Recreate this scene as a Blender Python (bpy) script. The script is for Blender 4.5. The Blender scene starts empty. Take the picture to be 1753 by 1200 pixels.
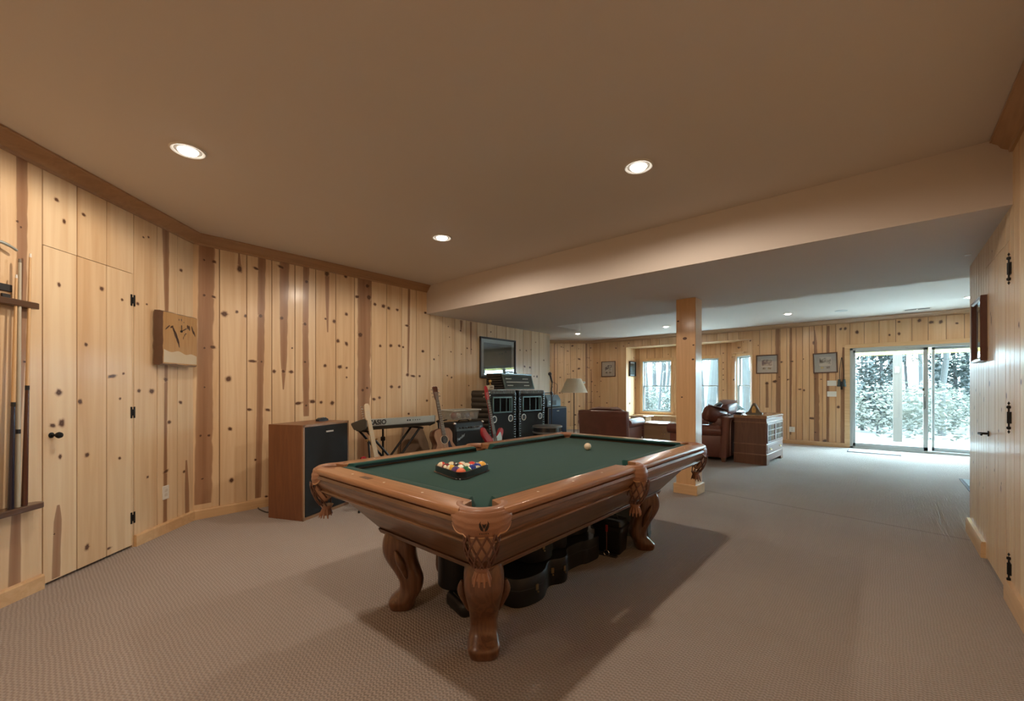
import bpy, bmesh, math, random
from mathutils import Vector, Matrix
R = math.radians
SC = bpy.context.scene

# ------------------------------------------------------------------ camera, sky, exposure
CAMH = 1.265; YAW = R(41.336)
cam_d = bpy.data.cameras.new('camera'); cam = bpy.data.objects.new('camera', cam_d)
SC.collection.objects.link(cam); SC.camera = cam
cam.location = (0, 0, CAMH); cam.rotation_euler = (R(90), 0, YAW)
cam_d.sensor_width = 36; cam_d.lens = 36 * 727 / 1753; cam_d.shift_y = 65 / 1753
cam_d.clip_start = 0.05; cam_d.clip_end = 200
w = bpy.data.worlds.new('sky'); SC.world = w; w.use_nodes = True
bg = w.node_tree.nodes['Background']; bg.inputs[0].default_value = (0.58, 0.81, 1.0, 1); bg.inputs[1].default_value = 43.0
SC.view_settings.view_transform = 'Standard'; SC.view_settings.look = 'None'
SC.view_settings.gamma = 1; SC.view_settings.use_curve_mapping = False
SC.view_settings.exposure = 0.12
sd = bpy.data.lights.new('sun', 'SUN'); sun = bpy.data.objects.new('sun', sd); SC.collection.objects.link(sun)
sd.energy = 3.0; sd.angle = R(3); sd.color = (1, 0.95, 0.88); sun.rotation_euler = (R(48), 0, R(8))
CAN_W = 47.0; CAN_C = (1.0, 0.84, 0.68)

# ------------------------------------------------------------------ helpers
def link(o): SC.collection.objects.link(o); return o
def tag(o, label=None, cat=None, group=None, kind=None):
    if label: o['label'] = label
    if cat: o['category'] = cat
    if group: o['group'] = group
    if kind: o['kind'] = kind
    return o
def thing(name, label, cat, loc=(0, 0, 0), rz=0, group=None, kind=None, mat=None):
    o = bpy.data.objects.new(name, None); link(o); o.empty_display_size = 0.1
    o.location = loc; o.rotation_euler = (0, 0, rz)
    if mat is not None: o.matrix_world = mat
    return tag(o, label, cat, group, kind)
def obj(name, bm, m, parent=None, smooth=40, bevel=0, seg=2, sub=0):
    if smooth:
        bm.normal_update()
    me = bpy.data.meshes.new(name); bm.to_mesh(me); bm.free()
    for k in (m if isinstance(m, (list, tuple)) else [m]): me.materials.append(k)
    o = bpy.data.objects.new(name, me); link(o)
    if parent is not None: o.parent = parent
    if smooth:
        for p in me.polygons: p.use_smooth = True
        me.set_sharp_from_angle(angle=R(smooth))
    if bevel:
        b = o.modifiers.new('b', 'BEVEL'); b.width = bevel; b.segments = seg; b.limit_method = 'ANGLE'; b.angle_limit = R(40)
    if sub:
        s = o.modifiers.new('s', 'SUBSURF'); s.levels = sub; s.render_levels = sub
    return o
BM = bmesh.new
def box(bm, c, s, rz=0, M=None, mi=0):
    vs = []
    for dx in (-.5, .5):
        for dy in (-.5, .5):
            for dz in (-.5, .5):
                v = Vector((dx * s[0], dy * s[1], dz * s[2]))
                if rz: v.rotate(Matrix.Rotation(rz, 3, 'Z'))
                v = v + Vector(c)
                if M: v = M @ v
                vs.append(bm.verts.new(v))
    for f in ((0, 1, 3, 2), (4, 6, 7, 5), (0, 4, 5, 1), (2, 3, 7, 6), (0, 2, 6, 4), (1, 5, 7, 3)):
        q = bm.faces.new([vs[i] for i in f]); q.material_index = mi
    return bm
def b2(bm, x0, x1, y0, y1, z0, z1, mi=0):
    return box(bm, ((x0 + x1) / 2, (y0 + y1) / 2, (z0 + z1) / 2), (x1 - x0, y1 - y0, z1 - z0), mi=mi)
def loft(bm, rings, cap=True, closed=True, mi=0):
    rr = [[bm.verts.new(p) for p in r] for r in rings]
    n = len(rr[0])
    for a, b in zip(rr, rr[1:]):
        for i in range(n if closed else n - 1):
            j = (i + 1) % n
            try:
                f = bm.faces.new((a[i], a[j], b[j], b[i])); f.material_index = mi
            except ValueError: pass
    if cap and closed:
        for r in (rr[0][::-1], rr[-1]):
            try: bm.faces.new(r).material_index = mi
            except ValueError: pass
    return bm
def circ(c, r, n, ax=(0, 0, 1), ry=None):
    ax = Vector(ax).normalized(); t = Vector((1, 0, 0)) if abs(ax.x) < .9 else Vector((0, 1, 0))
    u = ax.cross(t).normalized(); v = ax.cross(u)
    return [Vector(c) + u * (r * math.cos(2 * math.pi * i / n)) + v * ((ry or r) * math.sin(2 * math.pi * i / n)) for i in range(n)]
def cyl(bm, p0, p1, r0, r1=None, n=16, mi=0):
    r1 = r0 if r1 is None else r1
    d = Vector(p1) - Vector(p0)
    return loft(bm, [circ(p0, r0, n, d), circ(p1, r1, n, d)], mi=mi)
def tube(bm, pts, r, n=8, mi=0):
    pts = [Vector(p) for p in pts]; rings = []
    rs = r if isinstance(r, (list, tuple)) else [r] * len(pts)
    prev = None
    for i, p in enumerate(pts):
        d = (pts[min(i + 1, len(pts) - 1)] - pts[max(i - 1, 0)]).normalized()
        if prev is None:
            t = Vector((0, 0, 1)) if abs(d.z) < .9 else Vector((1, 0, 0))
            u = d.cross(t).normalized()
        else:
            u = (prev - d * prev.dot(d)).normalized()
        prev = u; v = d.cross(u)
        rings.append([p + u * (rs[i] * math.cos(2 * math.pi * k / n)) + v * (rs[i] * math.sin(2 * math.pi * k / n)) for k in range(n)])
    return loft(bm, rings, mi=mi)
def smooth_pts(pts, k=6):
    pts = [Vector(p) for p in pts]; out = []
    for i in range(len(pts) - 1):
        p0, p1, p2, p3 = pts[max(i - 1, 0)], pts[i], pts[i + 1], pts[min(i + 2, len(pts) - 1)]
        for j in range(k):
            t = j / k
            out.append(.5 * ((2 * p1) + (p2 - p0) * t + (2 * p0 - 5 * p1 + 4 * p2 - p3) * t * t + (3 * p1 - p0 - 3 * p2 + p3) * t ** 3))
    out.append(pts[-1]); return out
def lathe(bm, prof, c=(0, 0, 0), n=24, mi=0, M=None):
    rings = []
    for r, z in prof:
        ring = [Vector((c[0] + max(r, 1e-4) * math.cos(2 * math.pi * i / n), c[1] + max(r, 1e-4) * math.sin(2 * math.pi * i / n), c[2] + z)) for i in range(n)]
        if M: ring = [M @ v for v in ring]
        rings.append(ring)
    return loft(bm, rings, mi=mi)
def prism(bm, poly, d0, d1, M, mi=0):
    """poly in local (x,z); extruded along local y from d0 to d1"""
    return loft(bm, [[M @ Vector((x, d0, z)) for x, z in poly], [M @ Vector((x, d1, z)) for x, z in poly]], mi=mi)
I4 = Matrix.Identity(4)
def rrect(x0, x1, z0, z1, r, k=5):
    out = []
    for cx, cz, a in ((x1 - r, z1 - r, 0), (x0 + r, z1 - r, 90), (x0 + r, z0 + r, 180), (x1 - r, z0 + r, 270)):
        for i in range(k + 1):
            t = R(a + 90 * i / k); out.append((cx + r * math.cos(t), cz + r * math.sin(t)))
    return out
def frameM(o, up, nrm):
    """local z=up, local -y = nrm (facing), x = right as seen by viewer"""
    up = Vector(up).normalized(); y = -Vector(nrm); y = (y - up * y.dot(up)).normalized(); x = y.cross(up)
    return Matrix(((x.x, y.x, up.x, o[0]), (x.y, y.y, up.y, o[1]), (x.z, y.z, up.z, o[2]), (0, 0, 0, 1)))
def text(name, s, size, M, m, parent, depth=0.001, shear=0, sx=1, bold=0):
    c = bpy.data.curves.new(name, 'FONT'); c.body = s; c.size = size; c.extrude = depth; c.align_x = 'CENTER'; c.align_y = 'CENTER'; c.shear = shear; c.offset = bold
    t = bpy.data.objects.new(name, c); link(t)
    dg = bpy.context.evaluated_depsgraph_get(); dg.update()
    me = bpy.data.meshes.new_from_object(t.evaluated_get(dg)); bpy.data.objects.remove(t)
    me.materials.clear(); me.materials.append(m); me.name = name
    T = M @ Matrix.Rotation(R(90), 4, 'X') @ Matrix.Diagonal((sx, 1, 1, 1))
    me.transform(T)
    o = bpy.data.objects.new(name, me); link(o); o.parent = parent; return o
def copy_tree(o, parent=None):
    c = o.copy(); link(c)
    if parent is not None: c.parent = parent
    for ch in list(o.children): copy_tree(ch, c)
    return c

# pixel of the photograph -> a point on a real plane of the room (used to read sizes off the photo)
_f = (-math.sin(YAW), math.cos(YAW)); _r = (math.cos(YAW), math.sin(YAW))
def _ray(px):
    u = (px - 876.5) / 727; return (_f[0] + u * _r[0], _f[1] + u * _r[1])
def on_z(px, py, z=0.0):
    d = 727 * (CAMH - z) / (py - 665); r = _ray(px); return Vector((r[0] * d, r[1] * d, z))
def on_line(px, py, O, D):
    """point on a vertical plane through O (2D) along unit D (2D): returns (u along D, z)"""
    r = _ray(px); det = -r[0] * D[1] + D[0] * r[1]
    s = (-O[0] * D[1] + D[0] * O[1]) / det
    return ((s * r[0] - O[0]) * D[0] + (s * r[1] - O[1]) * D[1], CAMH - (py - 665) * s / 727)

# ------------------------------------------------------------------ materials
def nt(name):
    m = bpy.data.materials.new(name); m.use_nodes = True; n = m.node_tree.nodes; l = m.node_tree.links
    return m, n, l, n['Principled BSDF']
def mat(name, col, rough=.5, metal=0, spec=.5, coat=0, bump=0, bscale=200, var=0, vscale=8, emit=0, sheen=0):
    m, n, l, p = nt(name)
    p.inputs['Base Color'].default_value = (*col, 1); p.inputs['Roughness'].default_value = rough
    p.inputs['Metallic'].default_value = metal; p.inputs['Specular IOR Level'].default_value = spec
    p.inputs['Coat Weight'].default_value = coat; p.inputs['Coat Roughness'].default_value = .15
    if sheen: p.inputs['Sheen Weight'].default_value = sheen
    if emit:
        p.inputs['Emission Color'].default_value = (*col, 1); p.inputs['Emission Strength'].default_value = emit
    tc = n.new('ShaderNodeTexCoord')
    if bump:
        a = n.new('ShaderNodeTexNoise'); a.inputs['Scale'].default_value = bscale; a.inputs['Detail'].default_value = 3
        b = n.new('ShaderNodeBump'); b.inputs['Strength'].default_value = bump; b.inputs['Distance'].default_value = .002
        l.new(tc.outputs['Object'], a.inputs['Vector']); l.new(a.outputs['Fac'], b.inputs['Height']); l.new(b.outputs[0], p.inputs['Normal'])
    if var:
        a = n.new('ShaderNodeTexNoise'); a.inputs['Scale'].default_value = vscale; a.inputs['Detail'].default_value = 4
        mx = n.new('ShaderNodeMix'); mx.data_type = 'RGBA'
        mx.inputs[6].default_value = (*[max(0, c * (1 - var)) for c in col], 1); mx.inputs[7].default_value = (*[min(1, c * (1 + var)) for c in col], 1)
        l.new(tc.outputs['Object'], a.inputs['Vector']); l.new(a.outputs['Fac'], mx.inputs[0]); l.new(mx.outputs[2], p.inputs['Base Color'])
    return m
def wood(name, c1, c2, axis=2, rough=.35, sc=9, coat=.3, stretch=.07, dist=1.2):
    m, n, l, p = nt(name)
    tc = n.new('ShaderNodeTexCoord'); mp = n.new('ShaderNodeMapping')
    s = [sc, sc, sc]; s[axis] = sc * stretch; mp.inputs['Scale'].default_value = s
    a = n.new('ShaderNodeTexNoise'); a.inputs['Scale'].default_value = 1; a.inputs['Detail'].default_value = 5; a.inputs['Distortion'].default_value = dist
    wv = n.new('ShaderNodeMath'); wv.operation = 'MULTIPLY'; wv.inputs[1].default_value = 34
    sn = n.new('ShaderNodeMath'); sn.operation = 'SINE'
    ad = n.new('ShaderNodeMapRange'); ad.inputs[1].default_value = -1; ad.inputs[2].default_value = 1
    fn = n.new('ShaderNodeTexNoise'); fn.inputs['Scale'].default_value = 14; fn.inputs['Detail'].default_value = 2
    mm = n.new('ShaderNodeMath'); mm.operation = 'MULTIPLY_ADD'; mm.inputs[1].default_value = .45
    mh = n.new('ShaderNodeMath'); mh.operation = 'MULTIPLY'; mh.inputs[1].default_value = .55
    mx = n.new('ShaderNodeMix'); mx.data_type = 'RGBA'; mx.inputs[6].default_value = (*c1, 1); mx.inputs[7].default_value = (*c2, 1)
    l.new(tc.outputs['Object'], mp.inputs[0]); l.new(mp.outputs[0], a.inputs['Vector']); l.new(mp.outputs[0], fn.inputs['Vector'])
    l.new(a.outputs['Fac'], wv.inputs[0]); l.new(wv.outputs[0], sn.inputs[0]); l.new(sn.outputs[0], ad.inputs[0])
    l.new(fn.outputs['Fac'], mh.inputs[0]); l.new(ad.outputs[0], mm.inputs[0]); l.new(mh.outputs[0], mm.inputs[2])
    l.new(mm.outputs[0], mx.inputs[0]); l.new(mx.outputs[2], p.inputs['Base Color'])
    p.inputs['Roughness'].default_value = rough; p.inputs['Coat Weight'].default_value = coat; p.inputs['Coat Roughness'].default_value = .12
    return m
def pine_mat(name, gain=1.0):
    m, n, l, p = nt(name)
    tc = n.new('ShaderNodeTexCoord'); at = n.new('ShaderNodeAttribute'); at.attribute_name = 'pa'
    sp = n.new('ShaderNodeSeparateColor'); l.new(at.outputs['Color'], sp.inputs[0])
    # per-plank offset of the grain
    mu = n.new('ShaderNodeVectorMath'); mu.operation = 'MULTIPLY'; mu.inputs[1].default_value = (17, 4, .8)
    cb = n.new('ShaderNodeCombineXYZ'); mt = n.new('ShaderNodeMath'); mt.operation = 'MULTIPLY'; mt.inputs[1].default_value = 40
    l.new(sp.outputs[0], mt.inputs[0]); l.new(mt.outputs[0], cb.inputs[1])
    ad = n.new('ShaderNodeVectorMath'); ad.operation = 'ADD'
    l.new(tc.outputs['Object'], mu.inputs[0]); l.new(mu.outputs[0], ad.inputs[0]); l.new(cb.outputs[0], ad.inputs[1])
    g = n.new('ShaderNodeTexNoise'); g.inputs['Scale'].default_value = 1; g.inputs['Detail'].default_value = 5; g.inputs['Distortion'].default_value = .6
    l.new(ad.outputs[0], g.inputs['Vector'])
    g2 = n.new('ShaderNodeTexNoise'); g2.inputs['Scale'].default_value = .22; g2.inputs['Detail'].default_value = 3; l.new(ad.outputs[0], g2.inputs['Vector'])
    def col(c): return (*[min(1, x * gain) for x in c], 1)
    m1 = n.new('ShaderNodeMix'); m1.data_type = 'RGBA'; m1.inputs[6].default_value = col((.76, .55, .33)); m1.inputs[7].default_value = col((.65, .42, .225))
    m1b = n.new('ShaderNodeMix'); m1b.data_type = 'RGBA'; m1b.inputs[6].default_value = col((.84, .665, .44)); m1b.inputs[7].default_value = col((.74, .53, .315))
    rg = n.new('ShaderNodeMapRange'); rg.inputs[1].default_value = .35; rg.inputs[2].default_value = .68
    l.new(g.outputs['Fac'], rg.inputs[0]); l.new(rg.outputs[0], m1.inputs[0]); l.new(rg.outputs[0], m1b.inputs[0])
    m2 = n.new('ShaderNodeMix'); m2.data_type = 'RGBA'; l.new(m1.outputs[2], m2.inputs[6]); l.new(m1b.outputs[2], m2.inputs[7])
    av = n.new('ShaderNodeMath'); av.operation = 'ADD'; l.new(sp.outputs[0], av.inputs[0]); l.new(g2.outputs['Fac'], av.inputs[1])
    av2 = n.new('ShaderNodeMapRange'); av2.inputs[1].default_value = .5; av2.inputs[2].default_value = 1.5; l.new(av.outputs[0], av2.inputs[0]); l.new(av2.outputs[0], m2.inputs[0])
    # heartwood
    m3 = n.new('ShaderNodeMix'); m3.data_type = 'RGBA'; l.new(m2.outputs[2], m3.inputs[6])
    hc = n.new('ShaderNodeMix'); hc.data_type = 'RGBA'; hc.inputs[6].default_value = col((.29, .122, .055)); hc.inputs[7].default_value = col((.20, .080, .034)); l.new(rg.outputs[0], hc.inputs[0])
    l.new(hc.outputs[2], m3.inputs[7])
    hf = n.new('ShaderNodeMath'); hf.operation = 'MULTIPLY'; hf.inputs[1].default_value = .92; l.new(sp.outputs[1], hf.inputs[0]); l.new(hf.outputs[0], m3.inputs[0])
    m4 = n.new('ShaderNodeMix'); m4.data_type = 'RGBA'; l.new(m3.outputs[2], m4.inputs[6]); m4.inputs[7].default_value = (.075, .028, .012, 1); l.new(sp.outputs[2], m4.inputs[0])
    l.new(m4.outputs[2], p.inputs['Base Color'])
    p.inputs['Roughness'].default_value = .42; p.inputs['Coat Weight'].default_value = .25; p.inputs['Coat Roughness'].default_value = .18
    return m
PINE = pine_mat('knotty_pine')
PINEF = pine_mat('knotty_pine_amber', 1.0)
for _q in PINEF.node_tree.nodes:
    if _q.type == 'MIX' and _q.data_type == 'RGBA':
        for _i in (6, 7):
            if not _q.inputs[_i].is_linked and sum(_q.inputs[_i].default_value[:3]) > .6:
                _c = _q.inputs[_i].default_value; _q.inputs[_i].default_value = (_c[0] * .86, _c[1] * .72, _c[2] * .62, 1)
            elif not _q.inputs[_i].is_linked and sum(_q.inputs[_i].default_value[:3]) > .2:
                _c = _q.inputs[_i].default_value; _q.inputs[_i].default_value = (_c[0] * .75, _c[1] * .68, _c[2] * .62, 1)
PTRIM = wood('pine_trim_horizontal', (.74, .50, .27), (.62, .38, .19), 0, .38, 6, .3)
PTRIMY = wood('pine_trim_lengthwise', (.74, .50, .27), (.62, .38, .19), 1, .38, 6, .3)
PTRIMZ = wood('pine_trim_upright', (.72, .46, .24), (.62, .37, .18), 2, .38, 5, .3)
CROWN = wood('crown_pine', (.46, .27, .135), (.36, .20, .095), 1, .38, 6, .3)
CROWNX = wood('crown_pine_across', (.46, .27, .135), (.36, .20, .095), 0, .38, 6, .3)
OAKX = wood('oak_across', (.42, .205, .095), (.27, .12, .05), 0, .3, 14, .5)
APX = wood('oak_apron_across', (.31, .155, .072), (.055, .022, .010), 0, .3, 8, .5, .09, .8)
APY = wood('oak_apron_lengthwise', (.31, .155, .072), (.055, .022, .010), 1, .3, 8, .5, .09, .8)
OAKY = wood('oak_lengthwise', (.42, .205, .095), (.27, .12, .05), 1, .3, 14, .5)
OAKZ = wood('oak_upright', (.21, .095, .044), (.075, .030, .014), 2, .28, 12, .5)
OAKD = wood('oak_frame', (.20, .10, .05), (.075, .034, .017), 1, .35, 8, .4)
OAKDX = wood('oak_frame_across', (.20, .10, .05), (.075, .034, .017), 0, .35, 8, .4)
WALNUT = wood('walnut_veneer', (.22, .085, .032), (.15, .055, .022), 2, .4, 8, .2)
MAHOG = wood('mahogany', (.20, .085, .045), (.13, .052, .028), 2, .35, 8, .4)
MAPLE = wood('maple', (.72, .48, .25), (.62, .39, .18), 2, .35, 12, .4)
PALEW = wood('pale_oak', (.50, .32, .18), (.40, .25, .13), 0, .3, 7, .4)
PAINT = mat('cream_paint', (.65, .58, .52), .75, bump=.06, bscale=300)
FELT = mat('green_felt', (.013, .058, .050), .95, spec=.1, bump=.15, bscale=900, var=.08, vscale=30, sheen=.12)
TAN = mat('tan_leather', (.31, .15, .085), .42, coat=.25, bump=.25, bscale=180, var=.25, vscale=14)
DTAN = mat('dark_tan_leather', (.12, .05, .028), .5, bump=.25, bscale=180, var=.2)
LEATH = mat('brown_leather', (.20, .070, .048), .38, coat=.15, bump=.35, bscale=90, var=.25, vscale=6)
BLACK = mat('black_plastic', (.012, .012, .013), .45)
BLKM = mat('black_metal', (.015, .015, .016), .35, metal=.3)
TOLEX = mat('black_tolex', (.012, .013, .014), .6, bump=.4, bscale=500)
GRILLE = mat('black_grille_cloth', (.012, .014, .015), .9, bump=.5, bscale=1200)
CHROME = mat('chrome', (.75, .75, .75), .15, metal=1)
SILVER = mat('silver_trim', (.5, .55, .52), .35, metal=.7)
BRASS = mat('brass', (.62, .42, .16), .3, metal=.9)
DBRASS = mat('dull_brass', (.30, .21, .10), .45, metal=.8)
WHITE = mat('white_plastic', (.78, .76, .70), .45)
VINYL = mat('white_vinyl', (.46, .50, .50), .45)
IRON = mat('black_iron', (.012, .012, .012), .5, metal=.5)
CASEBLK = mat('case_vinyl', (.010, .011, .013), .42, bump=.3, bscale=400)
CASERIM = mat('case_rim_dark', (.035, .037, .04), .45)
CASEGREY = mat('grey_vinyl', (.10, .13, .14), .6)
CASEBRN = mat('brown_case', (.09, .045, .025), .5, bump=.3, bscale=400)
def glass_mat(name, tint=(.93, .98, .96), ior=1.45):
    m = bpy.data.materials.new(name); m.use_nodes = True; n = m.node_tree.nodes; l = m.node_tree.links
    n.remove(n['Principled BSDF']); t = n.new('ShaderNodeBsdfTransparent'); t.inputs[0].default_value = (*tint, 1)
    g = n.new('ShaderNodeBsdfGlossy'); g.inputs['Roughness'].default_value = .02; lw_ = n.new('ShaderNodeLayerWeight'); lw_.inputs[0].default_value = .5; pw = n.new('ShaderNodeMath'); pw.operation = 'POWER'; pw.inputs[1].default_value = 5
    fr = n.new('ShaderNodeMath'); fr.operation = 'MULTIPLY_ADD'; f0 = ((ior - 1) / (ior + 1)) ** 2; fr.inputs[1].default_value = 1 - f0; fr.inputs[2].default_value = f0
    l.new(lw_.outputs['Facing'], pw.inputs[0]); l.new(pw.outputs[0], fr.inputs[0])
    mx = n.new('ShaderNodeMixShader'); l.new(fr.outputs[0], mx.inputs[0]); l.new(t.outputs[0], mx.inputs[1]); l.new(g.outputs[0], mx.inputs[2]); l.new(mx.outputs[0], n['Material Output'].inputs[0])
    return m
GLASS = glass_mat('window_glass'); PGLASS = glass_mat('picture_glass', (1, 1, 1), 1.7)
# carpet
def carpet():
    m, n, l, p = nt('beige_loop_carpet')
    tc = n.new('ShaderNodeTexCoord'); mp = n.new('ShaderNodeMapping'); mp.inputs['Rotation'].default_value = (0, 0, 0); l.new(tc.outputs['Object'], mp.inputs[0])
    # woven zigzag loops: two sines with wobble
    wb = n.new('ShaderNodeTexNoise'); wb.inputs['Scale'].default_value = 9; wb.inputs['Detail'].default_value = 2; l.new(mp.outputs[0], wb.inputs['Vector'])
    sx = n.new('ShaderNodeSeparateXYZ'); l.new(mp.outputs[0], sx.inputs[0])
    def M(op, a, b=None, c=None):
        q = n.new('ShaderNodeMath'); q.operation = op
        for i, v in enumerate((a, b, c)):
            if v is None: continue
            if isinstance(v, (int, float)): q.inputs[i].default_value = v
            else: l.new(v, q.inputs[i])
        return q.outputs[0]
    X = M('MULTIPLY_ADD', wb.outputs['Fac'], .02, sx.outputs[0]); Y = M('MULTIPLY_ADD', wb.outputs['Fac'], .02, sx.outputs[1])
    sy = M('SINE', M('MULTIPLY', X, 2 * math.pi / .026)); zig = M('MULTIPLY_ADD', sy, .0035, Y)
    s1 = M('SINE', M('MULTIPLY', zig, 2 * math.pi / .018)); s2 = M('SINE', M('MULTIPLY', X, 2 * math.pi / .013))
    h = M('MULTIPLY_ADD', s2, .45, s1)
    fine = n.new('ShaderNodeTexNoise'); fine.inputs['Scale'].default_value = 160; fine.inputs['Detail'].default_value = 2; l.new(mp.outputs[0], fine.inputs['Vector'])
    hh = M('MULTIPLY_ADD', fine.outputs['Fac'], 2.0, h)
    bp = n.new('ShaderNodeBump'); bp.inputs['Strength'].default_value = .55; bp.inputs['Distance'].default_value = .004; l.new(hh, bp.inputs['Height']); l.new(bp.outputs[0], p.inputs['Normal'])
    mr = n.new('ShaderNodeMapRange'); mr.inputs[1].default_value = -.9; mr.inputs[2].default_value = 3.0; l.new(hh, mr.inputs[0])
    c = n.new('ShaderNodeMix'); c.data_type = 'RGBA'; c.inputs[6].default_value = (.25, .207, .178, 1); c.inputs[7].default_value = (.49, .42, .37, 1); l.new(mr.outputs[0], c.inputs[0])
    big = n.new('ShaderNodeTexNoise'); big.inputs['Scale'].default_value = .9; big.inputs['Detail'].default_value = 3; l.new(mp.outputs[0], big.inputs['Vector'])
    # lengthwise seam ridge across the room
    d = M('ABSOLUTE', M('SUBTRACT', M('MULTIPLY_ADD', sx.outputs[0], .16, sx.outputs[1]), 5.27)); seam = M('LESS_THAN', d, .016); inx = M('GREATER_THAN', sx.outputs[0], -1.7)
    k = M('SUBTRACT', M('MULTIPLY_ADD', big.outputs['Fac'], .24, .88), M('MULTIPLY', M('MULTIPLY', seam, inx), .26))
    hs = n.new('ShaderNodeHueSaturation'); l.new(c.outputs[2], hs.inputs['Color']); l.new(k, hs.inputs['Value']); l.new(hs.outputs[0], p.inputs['Base Color'])
    p.inputs['Roughness'].default_value = .95; p.inputs['Specular IOR Level'].default_value = .2; p.inputs['Sheen Weight'].default_value = .15
    return m
CARPET = carpet()

# ------------------------------------------------------------------ knotty pine walls
def pine_mesh(name, L, z0, z1, planks, holes=(), knots=(), streaks=(), seed=1, thick=.12, parent=None, dens=1.0, hdens=1.0, own=False, mtl=None):
    """local x along wall, room side is local -y"""
    rnd = random.Random(seed)
    pl = sorted(set([0.0] + [p for p in planks if 0.01 < p < L - .01] + [L]))
    tones = [rnd.random() for _ in pl]
    verts = []; faces = []; cols = []
    def V(x, y, z, c): verts.append((x, y, z)); cols.append(c); return len(verts) - 1
    G = .0045; D = .011
    for i in range(len(pl) - 1):
        a, b = pl[i], pl[i + 1]; c = (tones[i], 0, 0)
        cuts = sorted(set([a, b] + [h for H in holes for h in (H[0], H[1]) if a < h < b]))
        for u0, u1 in zip(cuts, cuts[1:]):
            zs = [(z0, z1)]; mid = (u0 + u1) / 2
            for H in holes:
                if H[0] < mid < H[1]:
                    nz = []
                    for p, q in zs:
                        if H[2] > p: nz.append((p, min(q, H[2])))
                        if H[3] < q: nz.append((max(p, H[3]), q))
                    zs = [(p, q) for p, q in nz if q - p > 1e-4]
            for p, q in zs:
                ga = G if u0 == a and i > 0 else 0; gb = G if u1 == b and i < len(pl) - 2 else 0
                prof = [(u0, D if ga else 0)] + ([(u0 + ga, 0)] if ga else []) + ([(u1 - gb, 0)] if gb else []) + [(u1, D if gb else 0), (u1, thick), (u0, thick)]
                lo = [V(x, y, p, (c[0], .95, .25) if 0 < y < thick else c) for x, y in prof]; hi = [V(x, y, q, (c[0], .95, .25) if 0 < y < thick else c) for x, y in prof]; n = len(prof)
                for k in range(n):
                    j = (k + 1) % n; faces.append((lo[k], lo[j], hi[j], hi[k]))
                faces.append(tuple(lo[::-1])); faces.append(tuple(hi))
    def tone(u):
        for i in range(len(pl) - 1):
            if pl[i] <= u < pl[i + 1]: return tones[i]
        return tones[-1]
    def free(u, z, m=.02): return not any(H[0] - m < u < H[1] + m and H[2] - m < z < H[3] + m for H in holes)
    def bounds(u):
        for i in range(len(pl) - 1):
            if pl[i] <= u < pl[i + 1]: return pl[i] + .004, pl[i + 1] - .004
        return 0.004, L - .004
    ks = list(knots); ss = list(streaks)
    if not own:
        for i in range(len(pl) - 1):
            a, b = pl[i], pl[i + 1]; wd = b - a
            if wd < .06: continue
            z = z0 + rnd.uniform(.05, .6)
            while z < z1 - .05:
                r = rnd.uniform(.006, .019) if rnd.random() < .8 else rnd.uniform(.018, .026)
                if rnd.random() < .75 * dens:
                    u = a + wd * rnd.uniform(.15, .85); ks.append((u, z, r * rnd.uniform(.9, 1.9), r, rnd.uniform(-.5, .5)))
                    if rnd.random() < .4: ks.append((min(b - .02, u + rnd.uniform(.03, .09)), z + rnd.uniform(-.02, .02), r * .9, r * .7, 0))
                z += rnd.uniform(.22, .6)
            q = rnd.random()
            if q < .16 * hdens: ss.append(([(a + wd * .5, z0, wd * .14), (a + wd * .52, (z0 + z1) / 2, wd * .17), (a + wd * .5, z1, wd * .13)]))
            elif q < .26 * hdens: ss.append(([(a + wd * .5, z1, .012), (a + wd * .5, z0, .014)]))
            elif q < .36 * hdens:
                t = rnd.uniform(.8, 2.0); ss.append(([(a + wd * .45, z0, wd * .16), (a + wd * .5, t - .2, wd * .12), (a + wd * .5, t, .004)]))
    def heart_at(u, z):
        for s in ss:
            for P, Q in zip(s, s[1:]):
                lo_, hi_ = sorted((P[1], Q[1]))
                if lo_ <= z <= hi_:
                    t = (z - P[1]) / ((Q[1] - P[1]) or 1); c_, h_ = P[0] + (Q[0] - P[0]) * t, P[2] + (Q[2] - P[2]) * t
                    if abs(u - c_) < h_ * 1.02: return .88
        return 0
    for s in ss:
        pts = [s[0]]
        for P, Q in zip(s, s[1:]):
            k = max(2, int(abs(P[1] - Q[1]) / .06))
            for j in range(1, k + 1):
                t = j / k; wob = rnd.uniform(-.07, .07) * min(P[2], Q[2])
                pts.append((P[0] + (Q[0] - P[0]) * t + wob * .4, P[1] + (Q[1] - P[1]) * t, P[2] + (Q[2] - P[2]) * t + wob))
        lo_b, hi_b = bounds(s[len(s) // 2][0] if len(s) > 2 else (s[0][0] + s[1][0]) / 2)
        tn = tone((lo_b + hi_b) / 2); prev = None
        for (u, z, h) in pts:
            z = min(max(z, z0 + .001), z1 - .001); e = h * .16 + .002
            xs = [u - h - e, u - h, u, u + h, u + h + e]; xs = [min(max(x, lo_b), hi_b) for x in xs]
            if not free(u, z, .0): prev = None; continue
            row = [V(x, -.0005, z, (tn, hh, 0)) for x, hh in zip(xs, (0, .8, .92, .8, 0))]
            if prev:
                for k in range(4): faces.append((prev[k], prev[k + 1], row[k + 1], row[k]))
            prev = row
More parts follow.
